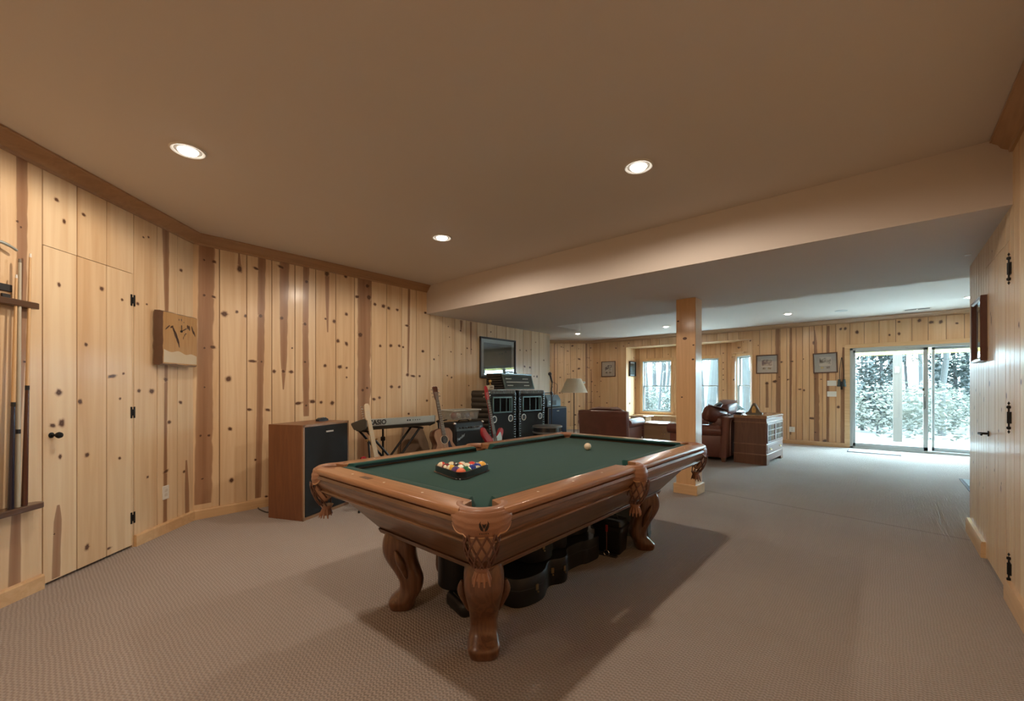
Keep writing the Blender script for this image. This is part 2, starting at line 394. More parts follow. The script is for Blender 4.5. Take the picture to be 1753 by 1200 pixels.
    for kk in ks:
        u, z, ru, rv = kk[:4]; th = kk[4] if len(kk) > 4 else rnd.uniform(-.3, .3)
        if not (.004 < u < L - .004 and z0 + rv * 1.6 < z < z1 - rv * 1.6 and free(u, z, max(ru, rv) * 1.7)): continue
        lo_b, hi_b = bounds(u); tn = tone(u); n = 14
        h0 = 0
        for s in ss:
            zz = sorted((s[0][1], s[-1][1]))
            if zz[0] < z < zz[1] and abs(u - s[len(s) // 2][0]) < s[len(s) // 2][2]: h0 = .9
        cen = V(u, -.0010, z, (tn, .5, .80)); prev = None
        wb = [rnd.uniform(.85, 1.15) for _ in range(n)]
        for fr, kn in ((.45, 1.0), (.72, .8), (.95, .38), (1.12, .0), (1.7, 0)):
            ring = []
            for q in range(n):
                a = 2 * math.pi * q / n; x = ru * fr * wb[q] * math.cos(a); y = rv * fr * wb[q] * math.sin(a)
                xx = u + x * math.cos(th) - y * math.sin(th); zz = z + x * math.sin(th) + y * math.cos(th)
                xx = min(max(xx, lo_b), hi_b)
                ring.append(V(xx, -.0010 + (.0003 if fr > 1.2 else 0), zz, (tn, max(heart_at(xx, zz), 0 if fr > 1.5 else .75 if fr < 1 else .45), kn)))
            for q in range(n):
                j = (q + 1) % n
                faces.append((cen, ring[q], ring[j]) if prev is None else (prev[q], ring[q], ring[j], prev[j]))
            prev = ring
    me = bpy.data.meshes.new(name); me.from_pydata(verts, [], faces)
    at = me.color_attributes.new('pa', 'FLOAT_COLOR', 'POINT')
    buf = []
    for c in cols: buf += [c[0], c[1], c[2], 1]
    at.data.foreach_set('color', buf)
    me.materials.append(mtl or PINE)
    o = bpy.data.objects.new(name, me); link(o)
    if parent: o.parent = parent
    else: o['kind'] = 'structure'
    return o
def place(o, org, adeg): o.location = (org[0], org[1], 0); o.rotation_euler = (0, 0, R(adeg)); return o
def steps(L, w0, off=0, seed=0, jit=0):
    r = random.Random(seed); x = off; out = []
    while x < L: out.append(x + r.uniform(-jit, jit)); x += w0
    return out
HC = 2.75
# back wall, x = -5
BO = (-5.0, 1.04); BD = (0, 1)
def bk(px, py): return on_line(px, py, BO, BD)
def zb(x, y): return (330 + x / 2.4, 400 + y / 2.4)
bplk = [bk(x, 600)[0] for x in (375.8, 422.5, 465.4, 505, 540.4, 575, 607, 636, 662, 688, 712.6, 736.3, 758, 778.4, 798, 816.6, 833.6, 850.5, 866.8, 881.5, 895.7, 909.8, 923, 935.8)]
def kz(fn, tf, lst, f):
    out = []
    for q in lst:
        x, y, rx = q[0], q[1], q[2]; ry = q[3] if len(q) > 3 else rx
        px, py = tf(x, y); c = fn(px, py); a = fn(px + rx / f, py); b = fn(px, py + ry / f)
        out.append((c[0], c[1], max(.005, abs(a[0] - c[0]) * .82), max(.005, abs(b[1] - c[1]) * .82)))
    return out
K1 = [(47,108,6),(87,115,11,7),(192,145,11,15),(47,253,7),(85,259,11,6),(130,330,16,12),(181,321,7),(217,338,7),(48,470,6),(82,466,14,8),(147,597,13,13),(48,631,5),(153,802,10,8),(32,830,6),(66,829,8,6),(159,1013,10,11),(40,1007,8,4),(260,143,12,6),(279,338,9),(245,524,20,6),(282,526,5),(232,723,12,6),(308,724,12,6),(258,929,6),(363,137,16,7),(366,347,9),(372,566,8),(404,568,10,7),(334,566,8),(408,470,4),(467,198,8),(461,371,8),(461,527,6),(432,697,17,7),(492,690,14,8),(466,706,5),(527,693,7),(573,695,9),(551,165,9,12),(546,350,5),(581,360,8),(543,542,7),(628,176,7),(631,331,7),(596,441,8),(631,452,7,10),(604,547,11,8),(632,551,5),(632,590,4),(676,259,10,7),(717,215,9),(723,262,10,12),(688,416,11),(698,643,7),(716,634,6),(748,290,7),(783,298,8),(805,306,7),(840,313,6),(770,461,6),(814,460,7),(848,461,6),(864,466,5),(744,680,8,6),(767,674,6),(816,629,7),(848,630,6),(880,378,9,5),(882,580,7),(905,585,10,5),(945,483,6),(932,585,5),(962,686,5),(955,325,5),(887,740,5),(302,1080,8,5)]
K2 = [(437,560,6),(557,601,8),(449,663,5),(463,804,7),(564,827,6),(343,840,5),(299,877,10),(188,801,8),(620,770,8),(660,780,7),(850,612,7),(1132,788,6),(1193,793,7),(1240,785,6),(1283,712,5),(1362,885,5),(218,427,9)]
K3 = [(155,498,8),(198,517,10),(375,600,7),(1045,505,7),(1075,508,9,14),(948,405,10),(1003,415,11),(1145,340,7),(105,805,6),(300,803,8)]
kb = kz(bk, zb, K1, 2.4) + kz(bk, lambda x, y: (690 + x / 5.655, 460 + y / 5.655), K2, 5.655) + kz(bk, lambda x, y: (740 + x / 6, 560 + y / 6), K3, 6)
def stz(fn, tf, f, lst):
    o = []
    for x, y, h in lst:
        px, py = tf(x, y); c = fn(px, py); o.append((c[0], c[1], abs(fn(px + h / f, py)[0] - c[0])))
    return o
sb = [stz(bk, zb, 2.4, q) for q in (
    [(58, 50, 29), (53, 350, 29), (48, 700, 30), (42, 1110, 33)],
    [(284, 95, 14), (280, 400, 13), (276, 700, 12), (268, 1085, 11)],
    [(377, 112, 18), (374, 330, 15), (374, 520, 12), (372, 640, 2)],
    [(466, 135, 11), (463, 400, 11), (465, 600, 12), (466, 750, 10)],
    [(552, 155, 8), (553, 300, 6), (554, 405, 2)],
    [(707, 183, 27), (706, 300, 26), (705, 450, 25), (704, 520, 24), (702, 580, 22), (705, 640, 25), (700, 720, 21), (702, 980, 25)],
    [(889, 228, 4), (887, 400, 4), (884, 580, 2.5)],
    [(190, 78, 2.5), (191, 115, 5), (192, 158, 9)])]
sb += [stz(bk, lambda x, y: (690 + x / 5.655, 460 + y / 5.655), 5.655, q) for q in ([(563, 500, 12), (562, 560, 7), (559, 605, 3)], [(656, 515, 9), (657, 700, 6), (657, 830, 3)])]
wall_back = place(pine_mesh('wall_back', 5.78, 0, HC, bplk, (), kb, sb, 3, own=True), BO, 90)
# left wall, diagonal 45 degrees
LL = math.sqrt(2) * 2.64; LO = (-2.36, -1.6); s2 = math.sqrt(.5); LD = (-s2, s2)
def lf(px, py): return on_line(px, py, LO, LD)
def za(x, y): return (x / 2.7273, 200 + y / 2.7273)
def zc(x, y): return (x / 2.609, 600 + y / 2.609)
KA = [(263,387,12,9),(299,488,9,12),(390,457,10,8),(669,562,5),(693,562,5),(845,717,8),(474,803,11),(275,784,9,11),(570,854,7),(401,1063,9),(81,488,8),(97,515,7),(643,873,8),(685,875,5),(113,1143,10,6)]
KB = [(262,187,15,16),(357,228,12),(235,335,14,10),(275,325,15,20),(268,474,8,12),(389,466,11),(388,878,11,15),(534,481,7),(620,180,9),(677,182,12),(659,565,6),(551,103,6),(536,215,6),(500,115,22,8),(480,886,17,6),(806,232,8),(822,541,7),(755,320,9),(110,50,10,6),(600,605,9),(242,820,5),(740,130,10),(740,540,12,8)]
kl = kz(lf, za, KA, 2.7273) + kz(lf, zc, KB, 2.609)
sl = [stz(lf, za, 2.7273, [(102, 190, 24), (103, 600, 22), (96, 1100, 22)]) + stz(lf, zc, 2.609, [(78, 300, 14), (76, 600, 14), (68, 850, 22), (64, 1055, 26)]),
      stz(lf, za, 2.7273, [(773, 518, 14), (776, 700, 12), (778, 900, 8)]) + stz(lf, zc, 2.609, [(740, 300, 6), (737, 770, 8)]),
      stz(lf, zc, 2.609, [(832, 490, 3), (834, 600, 8), (836, 730, 9)]), stz(lf, zc, 2.609, [(260, 690, 5), (258, 760, 16), (252, 900, 15), (250, 1015, 17)])]
DU0 = LL - 1.392; DU1 = LL - .702; DZ = 2.18   # hidden pine door
def lw(u): return u
lplk = [DU0 - .24 * k for k in range(0, 10)] + [DU0 + .23, DU0 + .46] + [lf(x, 600)[0] for x in (229, 269, 304, 334)]
wall_left = place(pine_mesh('wall_left', LL, 0, HC, lplk, [(DU0, DU1, 0, DZ)], kl, sl, 5, own=True), LO, 135)
# other walls
FY = 11.55
FO = (-6.817, FY)
def fl(px, py): return on_line(px, py, FO, (1, 0))
def zd(x, y): return (1280 + x / 9.739, 590 + y / 9.739)
def ze(x, y): return (1380 + x / 3.75, 480 + y / 3.75)
KF = [(175,12,7),(550,290,30,14),(455,612,34,18),(525,540,14,7),(735,280,26,10),(930,240,8),(870,745,24,9),(940,760,14),(1120,572,18,7),(1225,578,18,6),(320,645,22,20),(660,585,28,10),(1640,290,14)]
kf = kz(fl, zd, KF, 9.739) + kz(fl, ze, [(222,312,7),(251,309,8),(327,332,9),(535,350,6),(597,343,8),(597,266,8,5),(727,257,10),(803,268,14,8),(865,266,10),(968,275,9,5),(207,813,9,7),(250,965,7),(32,885,18,5),(55,975,12,4),(125,1030,18,8),(52,400,7)], 3.75)
sf = [stz(fl, zd, 9.739, q) for q in ([(500, -380, 30), (498, 0, 36), (510, 500, 34), (512, 970, 42), (515, 1500, 36)], [(722, -380, 12), (722, 200, 18), (712, 700, 22), (705, 1500, 20)], [(320, 640, 18), (324, 800, 20), (322, 1050, 24)])]
sf += [stz(fl, ze, 3.75, q) for q in ([(53, 318, 3), (54, 400, 14), (58, 560, 17), (60, 760, 22), (60, 1045, 22)], [(143, 292, 7), (141, 600, 7), (140, 800, 8), (138, 1045, 8)], [(240, 430, 6), (240, 600, 16), (238, 1080, 16)])]
BX0, BX1, BZ = -5.705 + 6.817, -2.418 + 6.817, 2.465
DX0, DX1 = -.57 + 6.817, 1.80 + 6.817
fplk = [fl(x, 600)[0] for x in (1044, 1057, 1300.5, 1321, 1336, 1347, 1352, 1363, 1374, 1385.5, 1394, 1408, 1415, 1431, 1455, 1479.5, 1505, 1533.5, 1561, 1589, 1620, 1651)] + [.25, 1.35, 1.6, 1.85, 2.1, 2.35, 2.6, 2.85, 3.1, 3.35, 3.6, 3.85, 4.1, 8.62, 8.87, 9.12, 9.4, 9.65]
rk = random.Random(9); kf += [(rk.uniform(.05, 4.3), rk.uniform(.1, 2.6), rk.uniform(.008, .018), rk.uniform(.007, .014)) for _ in range(34)]
place(pine_mesh('wall_far', 10.02, 0, HC, fplk, [(BX0, BX1, 0, BZ), (DX0, DX1, 0, 2.12)], [(q[0], q[1], q[2] * 1.3, q[3] * 1.3) for q in kf], sf, 11, own=True, mtl=PINEF), FO, 0)
place(pine_mesh('wall_corner', 1.956, 0, HC, steps(1.956, .2, .05), (), (), (), 21, dens=1.6, mtl=PINEF), (-8.2, 10.167), 45)
place(pine_mesh('wall_west', 3.35, 0, HC, steps(3.35, .24), (), (), (), 22, mtl=PINEF), (-8.2, 6.82), 90)
place(pine_mesh('wall_west_return', 3.2, 0, HC, steps(3.2, .24), (), (), (), 23), (-5.0, 6.82), 180)
# window alcove
AY = 12.17
WZ0, WZ1 = .58, 2.08
def wins(x): return x
place(pine_mesh('wall_alcove_left', .50, 0, BZ + .1, [.2, .42], (), (), (), 24, dens=.8, hdens=0, mtl=PINEF), (-5.705, FY + .12), 90)
AO = (-5.705, AY)
WA = (.225, 1.085); WB = (1.50, 2.36)
place(pine_mesh('wall_alcove_back', 2.666, 0, BZ + .1, [.12, .36, .60, .84, 1.08, 1.32, 1.56, 1.80, 2.04, 2.28, 2.40, 2.56], [(WA[0], WA[1], WZ0, WZ1), (WB[0], WB[1], WZ0, WZ1)], [(2.47, z, .014, .012) for z in (.75, .95, 1.22, 1.5, 1.62, 1.78, 1.95, 2.2)] + [(1.25, .9, .02, .014), (.15, 1.3, .01, .01), (1.0, 2.25, .012, .01)], (), 25, own=True, mtl=PINEF), AO, 0)
WC = (.255, .815)
place(pine_mesh('wall_alcove_right', .878, 0, BZ + .1, [.2, .44, .68], [(WC[0], WC[1], WZ0, WZ1)], (), (), 26, dens=.8, hdens=0, mtl=PINEF), (-3.039, 12.171), -45)
# right wall
RO = (.56, 5.5)
def rt_(px, py): return on_line(px, py, RO, (0, -1))
RD0, RD1 = 5.5 - 4.69, 5.5 - 3.90
rng = random.Random(31)
rplk = [.13, .235, .36, .49, .60, .70]
x = RD0
while x < 7.1: rplk.append(x); x += rng.choice((.10, .14, .18, .24, .12))
kr = [(1.02, 1.75, .012, .03, 0), (.95, 1.3, .014, .02), (.72, 1.18, .01, .02), (1.35, .62, .01, .02), (1.52, 1.22, .012, .02), (.42, 1.0, .01, .015), (.34, 1.25, .01, .012), (1.25, .9, .012, .015), (.8, .55, .01, .015), (1.9, 1.3, .012, .015), (1.85, 1.62, .012, .015)]
wr_rnd = random.Random(4); kr += [(wr_rnd.uniform(.1, 2.6), wr_rnd.uniform(.3, 2.3), wr_rnd.uniform(.005, .010), wr_rnd.uniform(.008, .018)) for _ in range(26)]
RDZ = 2.16
place(pine_mesh('wall_right', 7.1, 0, HC, rplk, [(RD0, RD1, 0, RDZ)], kr, (), 33, own=True), RO, -90)
place(pine_mesh('wall_right_return', 2.64, 0, HC, steps(2.64, .24), (), (), (), 34, thick=.10), (3.2, 5.5), 180)
place(pine_mesh('wall_east', 6.05, 0, HC, steps(6.05, .24), (), (), (), 35), (3.2, 11.55), -90)
place(pine_mesh('wall_front', 2.92, 0, HC, steps(2.92, .24), (), (), (), 36), (.56, -1.6), 180)

# floor, ceiling with the boxed beam, crown and baseboards
bm = BM(); b2(bm, -8.3, 3.3, -1.75, 11.67, -.1, 0); b2(bm, -5.82, -2.3, 11.66, 12.29, -.1, 0)
tag(obj('floor', bm, CARPET, smooth=0), kind='structure')
bm = BM(); b2(bm, -8.35, 3.35, -1.75, 11.7, HC, HC + .1)
b2(bm, -5.0, .56, 3.81, 6.03, 2.345, HC + .01); b2(bm, .56, 3.2, 5.5, 6.03, 2.345, HC + .01); b2(bm, -5.0, -4.28, 6.03, 6.80, 2.345, HC + .01)
tag(obj('ceiling', bm, PAINT, smooth=0), kind='structure')
bm = BM(); b2(bm, -5.82, -2.35, 11.67, 12.3, BZ, BZ + .1); tag(obj('ceiling_alcove', bm, PTRIM, smooth=0), kind='structure')
def sweep(name, path, prof, m, closed=False):
    """prof: (inward offset, z); inward = left-hand... side = right of travel is wall"""
    n = len(path); rings = []
    for i, p in enumerate(path):
        P = Vector(p)
        d0 = (P - Vector(path[i - 1])).normalized() if i else None
        d1 = (Vector(path[i + 1]) - P).normalized() if i < n - 1 else None
        d0 = d0 or d1; d1 = d1 or d0
        n0 = Vector((-d0.y, d0.x)); n1 = Vector((-d1.y, d1.x)); b = (n0 + n1).normalized(); k = 1 / max(.3, b.dot(n0))
        rings.append([(P.x + b.x * o * k, P.y + b.y * o * k, z) for o, z in prof])
    bm = loft(BM(), rings); bmesh.ops.recalc_face_normals(bm, faces=bm.faces)
    return tag(obj(name, bm, m, smooth=30), kind='structure')
CP = [(0, 2.655), (.014, 2.655), (.018, 2.672), (.03, 2.678), (.046, 2.69), (.058, 2.712), (.078, 2.728), (.084, 2.735), (.092, 2.737), (.092, 2.749), (0, 2.749)]
# crown on near room: path with inward on the left of travel (counter-clockwise seen from above means inward left)
sweep('trim_1', [(.56, 3.81), (.56, -1.6), (-2.36, -1.6), (-5.0, 1.04), (-5.0, 3.81)][::-1], CP, CROWN)
sweep('trim_2', [(3.2, 6.03), (3.2, FY), (-6.817, FY), (-8.2, 10.167), (-8.2, 6.82)], CP, CROWNX)
BP = [(0, 0), (.024, 0), (.024, .082), (.018, .092), (0, .094)]
def base(name, a, b, m=PTRIM, prof=BP): return sweep(name, [a, b], prof, m)
def lp(u): return (LO[0] + LD[0] * u, LO[1] + LD[1] * u)
base('baseboard_back', (-5.0, 6.82), (-5.0, 1.04), PTRIMY)
base('baseboard_left', (-5.0, 1.04), lp(DU1 + .01)); base('baseboard_left_front', lp(DU0 - .01), (-2.36, -1.6))
base('baseboard_far', (-.62, FY), (-2.418, FY)); base('baseboard_far_left', (-5.705, FY), (-6.817, FY)); base('baseboard_corner', (-6.817, FY), (-8.2, 10.167))
RP = [(0, 0), (.026, 0), (.026, .105), (.02, .12), (0, .122)]
base('baseboard_right', (.56, 4.70), (.56, 5.5), PTRIMY, RP); base('baseboard_right_front', (.56, -1.6), (.56, 3.885), PTRIMY, RP)
bm = BM(); b2(bm, -5.70, -3.05, AY - .20, AY, .455, .49); b2(bm, -5.70, -3.05, AY - .025, AY, .41, .455)
tag(obj('trim_3', bm, PTRIM, bevel=.004), kind='structure')
# door header board above the sliding door
bm = BM(); b2(bm, -.66, 1.9, FY - .02, FY, 2.12, 2.20); b2(bm, -.66, -.57, FY - .02, FY, 0, 2.12); tag(obj('trim_4', bm, PTRIM, bevel=.003), kind='structure')

# ------------------------------------------------------------------ windows
def window(n, O, adeg, u0, u1, z0, z1, rod=False):
    t = thing('window_%d' % n, None, None, (O[0], O[1], 0), R(adeg), kind='structure')
    c = .075
    bm = BM(); b2(bm, u0 - c, u1 + c, -.018, 0, z1, z1 + c); b2(bm, u0 - c, u1 + c, -.03, 0, z0 - c * .9, z0); b2(bm, u0 - c, u0, -.018, 0, z0, z1); b2(bm, u1, u1 + c, -.018, 0, z0, z1)
    obj('casing', bm, PTRIMZ, t, bevel=.004)
    bm = BM(); e = .018
    for (a, b, p, q) in ((u0, u0 + e, z0, z1), (u1 - e, u1, z0, z1), (u0, u1, z0, z0 + e), (u0, u1, z1 - e, z1)): b2(bm, a, b, 0, .12, p, q)
    obj('jamb', bm, VINYL, t)
    zm = (z0 + z1) / 2
    for (p, q, y) in ((zm - .012, z1 - e, .085), (z0 + e, zm + .02, .045)):
        bm = BM(); s = .03; a, b = u0 + e, u1 - e
        for (aa, bb, pp, qq) in ((a, a + s, p, q), (b - s, b, p, q), (a, b, p, p + s), (a, b, q - s, q)): b2(bm, aa, bb, y - .014, y + .014, pp, qq)
        so = obj('sash', bm, VINYL, t, bevel=.003)
        bm = BM(); b2(bm, a + s, b - s, y - .002, y + .002, p + s, q - s); obj('glass', bm, GLASS, so, smooth=0)
    bm = BM(); b2(bm, (u0 + u1) / 2 - .025, (u0 + u1) / 2 + .025, .02, .05, zm + .02, zm + .035); obj('sash_lock', bm, BLACK, t)
    return t
window(1, AO, 0, WA[0], WA[1], WZ0, WZ1); window(2, AO, 0, WB[0], WB[1], WZ0, WZ1); window(3, (-3.039, 12.171), -45, WC[0], WC[1], WZ0, WZ1)
cr = thing('curtain_rod', 'short wooden curtain rod over the narrow angled alcove window', 'curtain rod', (-3.039, 12.171, 0), R(-45))
bm = BM(); cyl(bm, (.22, -.09, 2.165), (.66, -.09, 2.165), .010); lathe(bm, [(0, -.02), (.018, -.01), (.02, 0), (.018, .01), (0, .02)], (.68, -.09, 2.165), 12); obj('rod', bm, PTRIM, cr)
bm = BM(); b2(bm, .60, .62, -.10, 0, 2.13, 2.18); obj('bracket', bm, PTRIMZ, cr); bm = BM(); b2(bm, .20, .225, -.10, 0, 2.11, 2.18); obj('bracket', bm, PTRIMZ, cr)

# ------------------------------------------------------------------ sliding glass door
sd_ = thing('door_1', None, None, (0, FY, 0), 0, kind='structure')
X0, X1, ZT = -.57, 1.80, 2.12; XM = .545
bm = BM()
for a in ((X0, X0 + .05, 0, ZT), (X1 - .05, X1, 0, ZT), (X0, X1, ZT - .05, ZT), (X0, X1, 0, .045)): b2(bm, a[0], a[1], -.01, .13, a[2], a[3])
obj('door_frame', bm, VINYL, sd_, bevel=.004)
for (a, b, y, nm) in ((X0 + .05, .625, .035, 'sliding_panel'), (.675, X1 - .05, .085, 'fixed_panel')):
    bm = BM(); s = .07; p, q = .045, ZT - .05
    for r_ in ((a, a + s * .6, p, q), (b - s, b, p, q), (a, b, p, p + s), (a, b, q - s * .7, q)): b2(bm, r_[0], r_[1], y - .02, y + .02, r_[2], r_[3])
    po = obj(nm, bm, VINYL, sd_, bevel=.004)
    bm = BM(); b2(bm, a + s * .6 if nm[0] == 's' else .60, b - s, y - .003, y + .003, p + s, q - s * .7); obj('glass', bm, GLASS, po, smooth=0)
hm = BM(); tube(hm, smooth_pts([(XM + .035, .01, .88), (XM + .035, -.035, .90), (XM + .035, -.035, 1.12), (XM + .035, .01, 1.14)], 4), .009); b2(hm, XM + .012, XM + .03, .003, .016, .86, 1.16); b2(hm, XM + .0, XM + .025, .003, .016, 1.22, 1.27)
obj('door_handle', hm, mat('bronze', (.10, .08, .06), .4, metal=.6), sd_)
bm = BM(); b2(bm, X0 + .04, X0 + .06, -.02, .02, 1.02, 1.09); obj('latch_keeper', bm, SILVER, sd_)

# ------------------------------------------------------------------ hidden doors with black hinges
def hinge(parent, u, z, flip=1, kind='H'):
    bm = BM()
    if kind == 'H':
        b2(bm, u - .020, u - .008, -.006, 0, z - .045, z + .045); b2(bm, u + .008, u + .020, -.006, 0, z - .045, z + .045); b2(bm, u - .01, u + .01, -.006, 0, z - .012, z + .012); cyl(bm, (u, -.006, z - .025), (u, -.006, z + .025), .005, n=8)
    else:
        b2(bm, u - .022, u + .022, -.006, 0, z - .035, z + .035); cyl(bm, (u, -.008, z - .035), (u, -.008, z + .035), .008, n=10)
        for s in (-1, 1):
            lathe(bm, [(0, -.012), (.010, -.006), (.010, .006), (0, .012)], (u, -.008, z + s * .062), 10); cyl(bm, (u, -.008, z + s * .03), (u, -.008, z + s * .055), .004, n=8)
            lathe(bm, [(0, -.012), (.006, 0), (0, .012)], (u, -.008, z + s * .085), 8)
    return obj('hinge', bm, IRON, parent)
d2 = thing('door_2', None, None, (LO[0], LO[1], 0), R(135), kind='structure')
g = .004
dk = [k for k in kl if DU0 < k[0] < DU1]; dsx = [s for s in sl if DU0 < s[0][0] < DU1]
for q in [s for s in dsx]: pass
dl = pine_mesh('door_leaf', DU1 - DU0 - 2 * g, .02, DZ - g, [.228 - g, .458 - g], (), [(k[0] - DU0 - g, *k[1:]) for k in dk], [[(a - DU0 - g, b, c) for a, b, c in s] for s in dsx], 15, thick=.04, parent=d2, own=True)
dl.location = (DU0 + g, 0, 0)
for px, py in ((230, 515), (227.5, 706), (225, 887)): hinge(d2, DU1, lf(px, py)[1])
ku = lf(87.5, 745); bm = BM(); lathe(bm, [(0.018, 0), (.018, .004), (.007, .006), (.007, .03), (.016, .036), (.021, .048), (.017, .06), (0, .064)], (0, 0, 0), 16, M=Matrix.Translation((ku[0], 0, ku[1])) @ Matrix.Rotation(R(90), 4, 'X'))
obj('door_knob', bm, IRON, d2)
d3 = thing('door_3', None, None, (RO[0], RO[1], 0), R(-90), kind='structure')
dl = pine_mesh('door_leaf', RD1 - RD0 - 2 * g, .02, RDZ - g, [p - RD0 for p in rplk if RD0 + .03 < p < RD1 - .03], (), [(k[0] - RD0, *k[1:]) for k in kr if RD0 + .02 < k[0] < RD1 - .02], (), 16, thick=.04, parent=d3, own=True)
dl.location = (RD0 + g, 0, 0)
for px, py in ((1731, 459), (1732, 715), (1728, 975)): hinge(d3, 5.5 - 3.86, rt_(1731, py)[1], kind='F')
lu = rt_(1692, 742)
bm = BM(); cyl(bm, (lu[0] + .02, 0, lu[1]), (lu[0] + .02, -.055, lu[1]), .008, n=10); cyl(bm, (lu[0] + .02, 0, lu[1]), (lu[0] + .02, -.006, lu[1]), .02, n=14); cyl(bm, (lu[0] + .02, -.05, lu[1]), (lu[0] + .14, -.05, lu[1] - .002), .006, n=8)
obj('lever_handle', bm, IRON, d3)

for (O_, a_, u0, u1, z1) in ((LO, 135, DU0, DU1, DZ), (RO, -90, RD0, RD1, RDZ)):
    bm = BM(); b2(bm, u0 - .05, u1 + .05, .121, .14, -.02, z1 + .05); b2(bm, u0, u1, .045, .121, -.01, .001); q_ = obj('gap_blocker', bm, mat('gap_blocker_dark', (.03, .025, .02), .9), smooth=0); tag(q_, kind='structure'); place(q_, O_, a_)  # unseen dark backing added to block daylight leaking through the door gaps
# ------------------------------------------------------------------ outlets and switches
def plate(name, label, cat, O, adeg, u, z, wd, ht, kind, group=None):
    t = thing(name, label, cat, (O[0] + math.cos(R(adeg)) * u, O[1] + math.sin(R(adeg)) * u, z), R(adeg), group)
    bm = BM(); prism(bm, rrect(-wd / 2, wd / 2, -ht / 2, ht / 2, .006, 3), -.006, -.0001, I4); obj('plate', bm, WHITE, t, bevel=.002)
    if kind == 'outlet':
        for dz in (-.02, .02):
            bm = BM(); prism(bm, rrect(-.016, .016, dz - .013, dz + .013, .006, 3), -.008, -.006, I4); b2(bm, -.007, -.004, -.009, -.008, dz - .004, dz + .006); b2(bm, .004, .007, -.009, -.008, dz - .004, dz + .006)
            obj('socket', bm, mat('socket_plastic', (.66, .63, .56), .5), t)
    else:
        n = int(wd / .045)
        for i in range(n):
            x = (i - (n - 1) / 2) * .046; bm = BM(); b2(bm, x - .004, x + .004, -.016, -.006, -.01, .012); b2(bm, x - .007, x + .007, -.0075, -.006, -.016, .016); obj('toggle', bm, WHITE, t)
    return t
o_ = lf(283, 843); plate('wall_outlet', 'white wall outlet low on the pine wall under the wooden slab clock', 'outlet', LO, 135, o_[0], o_[1], .075, .12, 'outlet')
o_ = fl(1356, 735); plate('wall_outlet', 'white outlet low on the far pine wall right of the glazed cabinet', 'outlet', FO, 0, o_[0], o_[1], .11, .12, 'outlet')
o_ = fl(1424, 656); plate('light_switch', 'upper of the two white switch plates left of the glass door', 'switch', FO, 0, o_[0], o_[1], .165, .115, 'switch')
o_ = fl(1424, 674.5); plate('light_switch', 'lower of the two switch plates left of the glass door', 'switch', FO, 0, o_[0], o_[1], .165, .115, 'switch')
CO = (-8.2, 10.167); o_ = on_line(999, 655, CO, (s2, s2)); th_ = thing('thermostat', 'small white thermostat on the corner pine wall above the lamp shade', 'thermostat', (CO[0] + s2 * o_[0], CO[1] + s2 * o_[0], o_[1]), R(45))
bm = BM(); prism(bm, rrect(-.05, .05, -.035, .035, .008, 3), -.025, 0, I4); obj('housing', bm, WHITE, th_, bevel=.003)
bm = BM(); b2(bm, -.025, .025, -.027, -.025, -.005, .02); obj('display', bm, mat('grey_display', (.3, .34, .32), .3), th_)

# ------------------------------------------------------------------ ceiling cans
BULB = mat('lit_bulb', (1, .93, .82), .5, emit=14); TRIMW = mat('can_trim', (.72, .70, .66), .5)
def can(i, x, y, label, lit=True, W=CAN_W, bulb=BULB, z=HC, r=.078):
    t = thing('recessed_light', label, 'ceiling light', (x, y, z), 0, None)
    bm = BM(); lathe(bm, [(r + .018, 0), (r + .018, -.004), (r + .010, -.009), (r, -.006), (r - .006, -.002), (r - .004, .0)], (0, 0, 0), 32); obj('trim_ring', bm, TRIMW, t)
    bm = BM(); lathe(bm, [(r - .006, -.0028), (r * .72, -.004), (r * .72, -.0045), (.0001, -.0045)], (0, 0, 0), 32)
    obj('baffle', bm, mat('baffle', (.45, .42, .38), .5), t)
    bm = BM(); lathe(bm, [(r * .70, -.005), (r * .6, -.016), (r * .3, -.024), (.0001, -.026)], (0, 0, 0), 28); obj('bulb', bm, bulb if lit else TRIMW, t)
    if lit:
        ld = bpy.data.lights.new('can_beam', 'SPOT'); ld.energy = W; ld.color = CAN_C; ld.spot_size = R(176); ld.spot_blend = .28; ld.shadow_soft_size = .05
        lo = bpy.data.objects.new('can_beam', ld); link(lo); lo.location = (x, y, z - .05)
    return t
can(0, -3.265, .654, 'lit recessed ceiling light nearest the diagonal pine wall')
can(1, -1.24, 2.69, 'lit recessed ceiling light over the right side of the pool table')
can(2, -3.275, 2.68, 'smallest lit recessed light of the near ceiling, beyond the table')
can(3, -1.24, .65, 'lit recessed light just above the top edge of the view')
can(4, -3.265, -1.0, 'unseen ceiling light added as fill behind the camera by the diagonal wall', W=CAN_W * .4); can(5, -1.24, -1.0, 'unseen ceiling light added as fill behind the camera', W=CAN_W * .6)  # two unseen cans added behind the camera as fill light
FARW = 22
for (px, py, lb) in ((989, 571, 'lit recessed light in the far ceiling above the floor lamp'), (1140, 559, 'lit recessed light in the far ceiling just left of the wooden post'), (1349, 537, 'lit recessed light in the far ceiling over the framed prints'), (1662, 508, 'lit recessed light in the far ceiling beside the right pine wall')):
    p = on_z(px, py, HC); can(6, p.x, min(p.y, 10.9), lb, W=FARW)
p = on_z(1440, 532, HC); tt = thing('ceiling_speaker', 'round flat white ceiling disc between the far light and the vent', 'ceiling speaker', (p.x, p.y, HC))
bm = BM(); lathe(bm, [(.10, 0), (.10, -.006), (.092, -.008), (.088, -.006), (.0001, -.006)], (0, 0, 0), 32); obj('grille', bm, mat('grille_white', (.5, .5, .48), .6), tt)
p = on_z(1570, 529, HC); vt = thing('ceiling_vent', 'slotted ceiling air vent above the sliding glass door', 'vent', (p.x, p.y, HC))
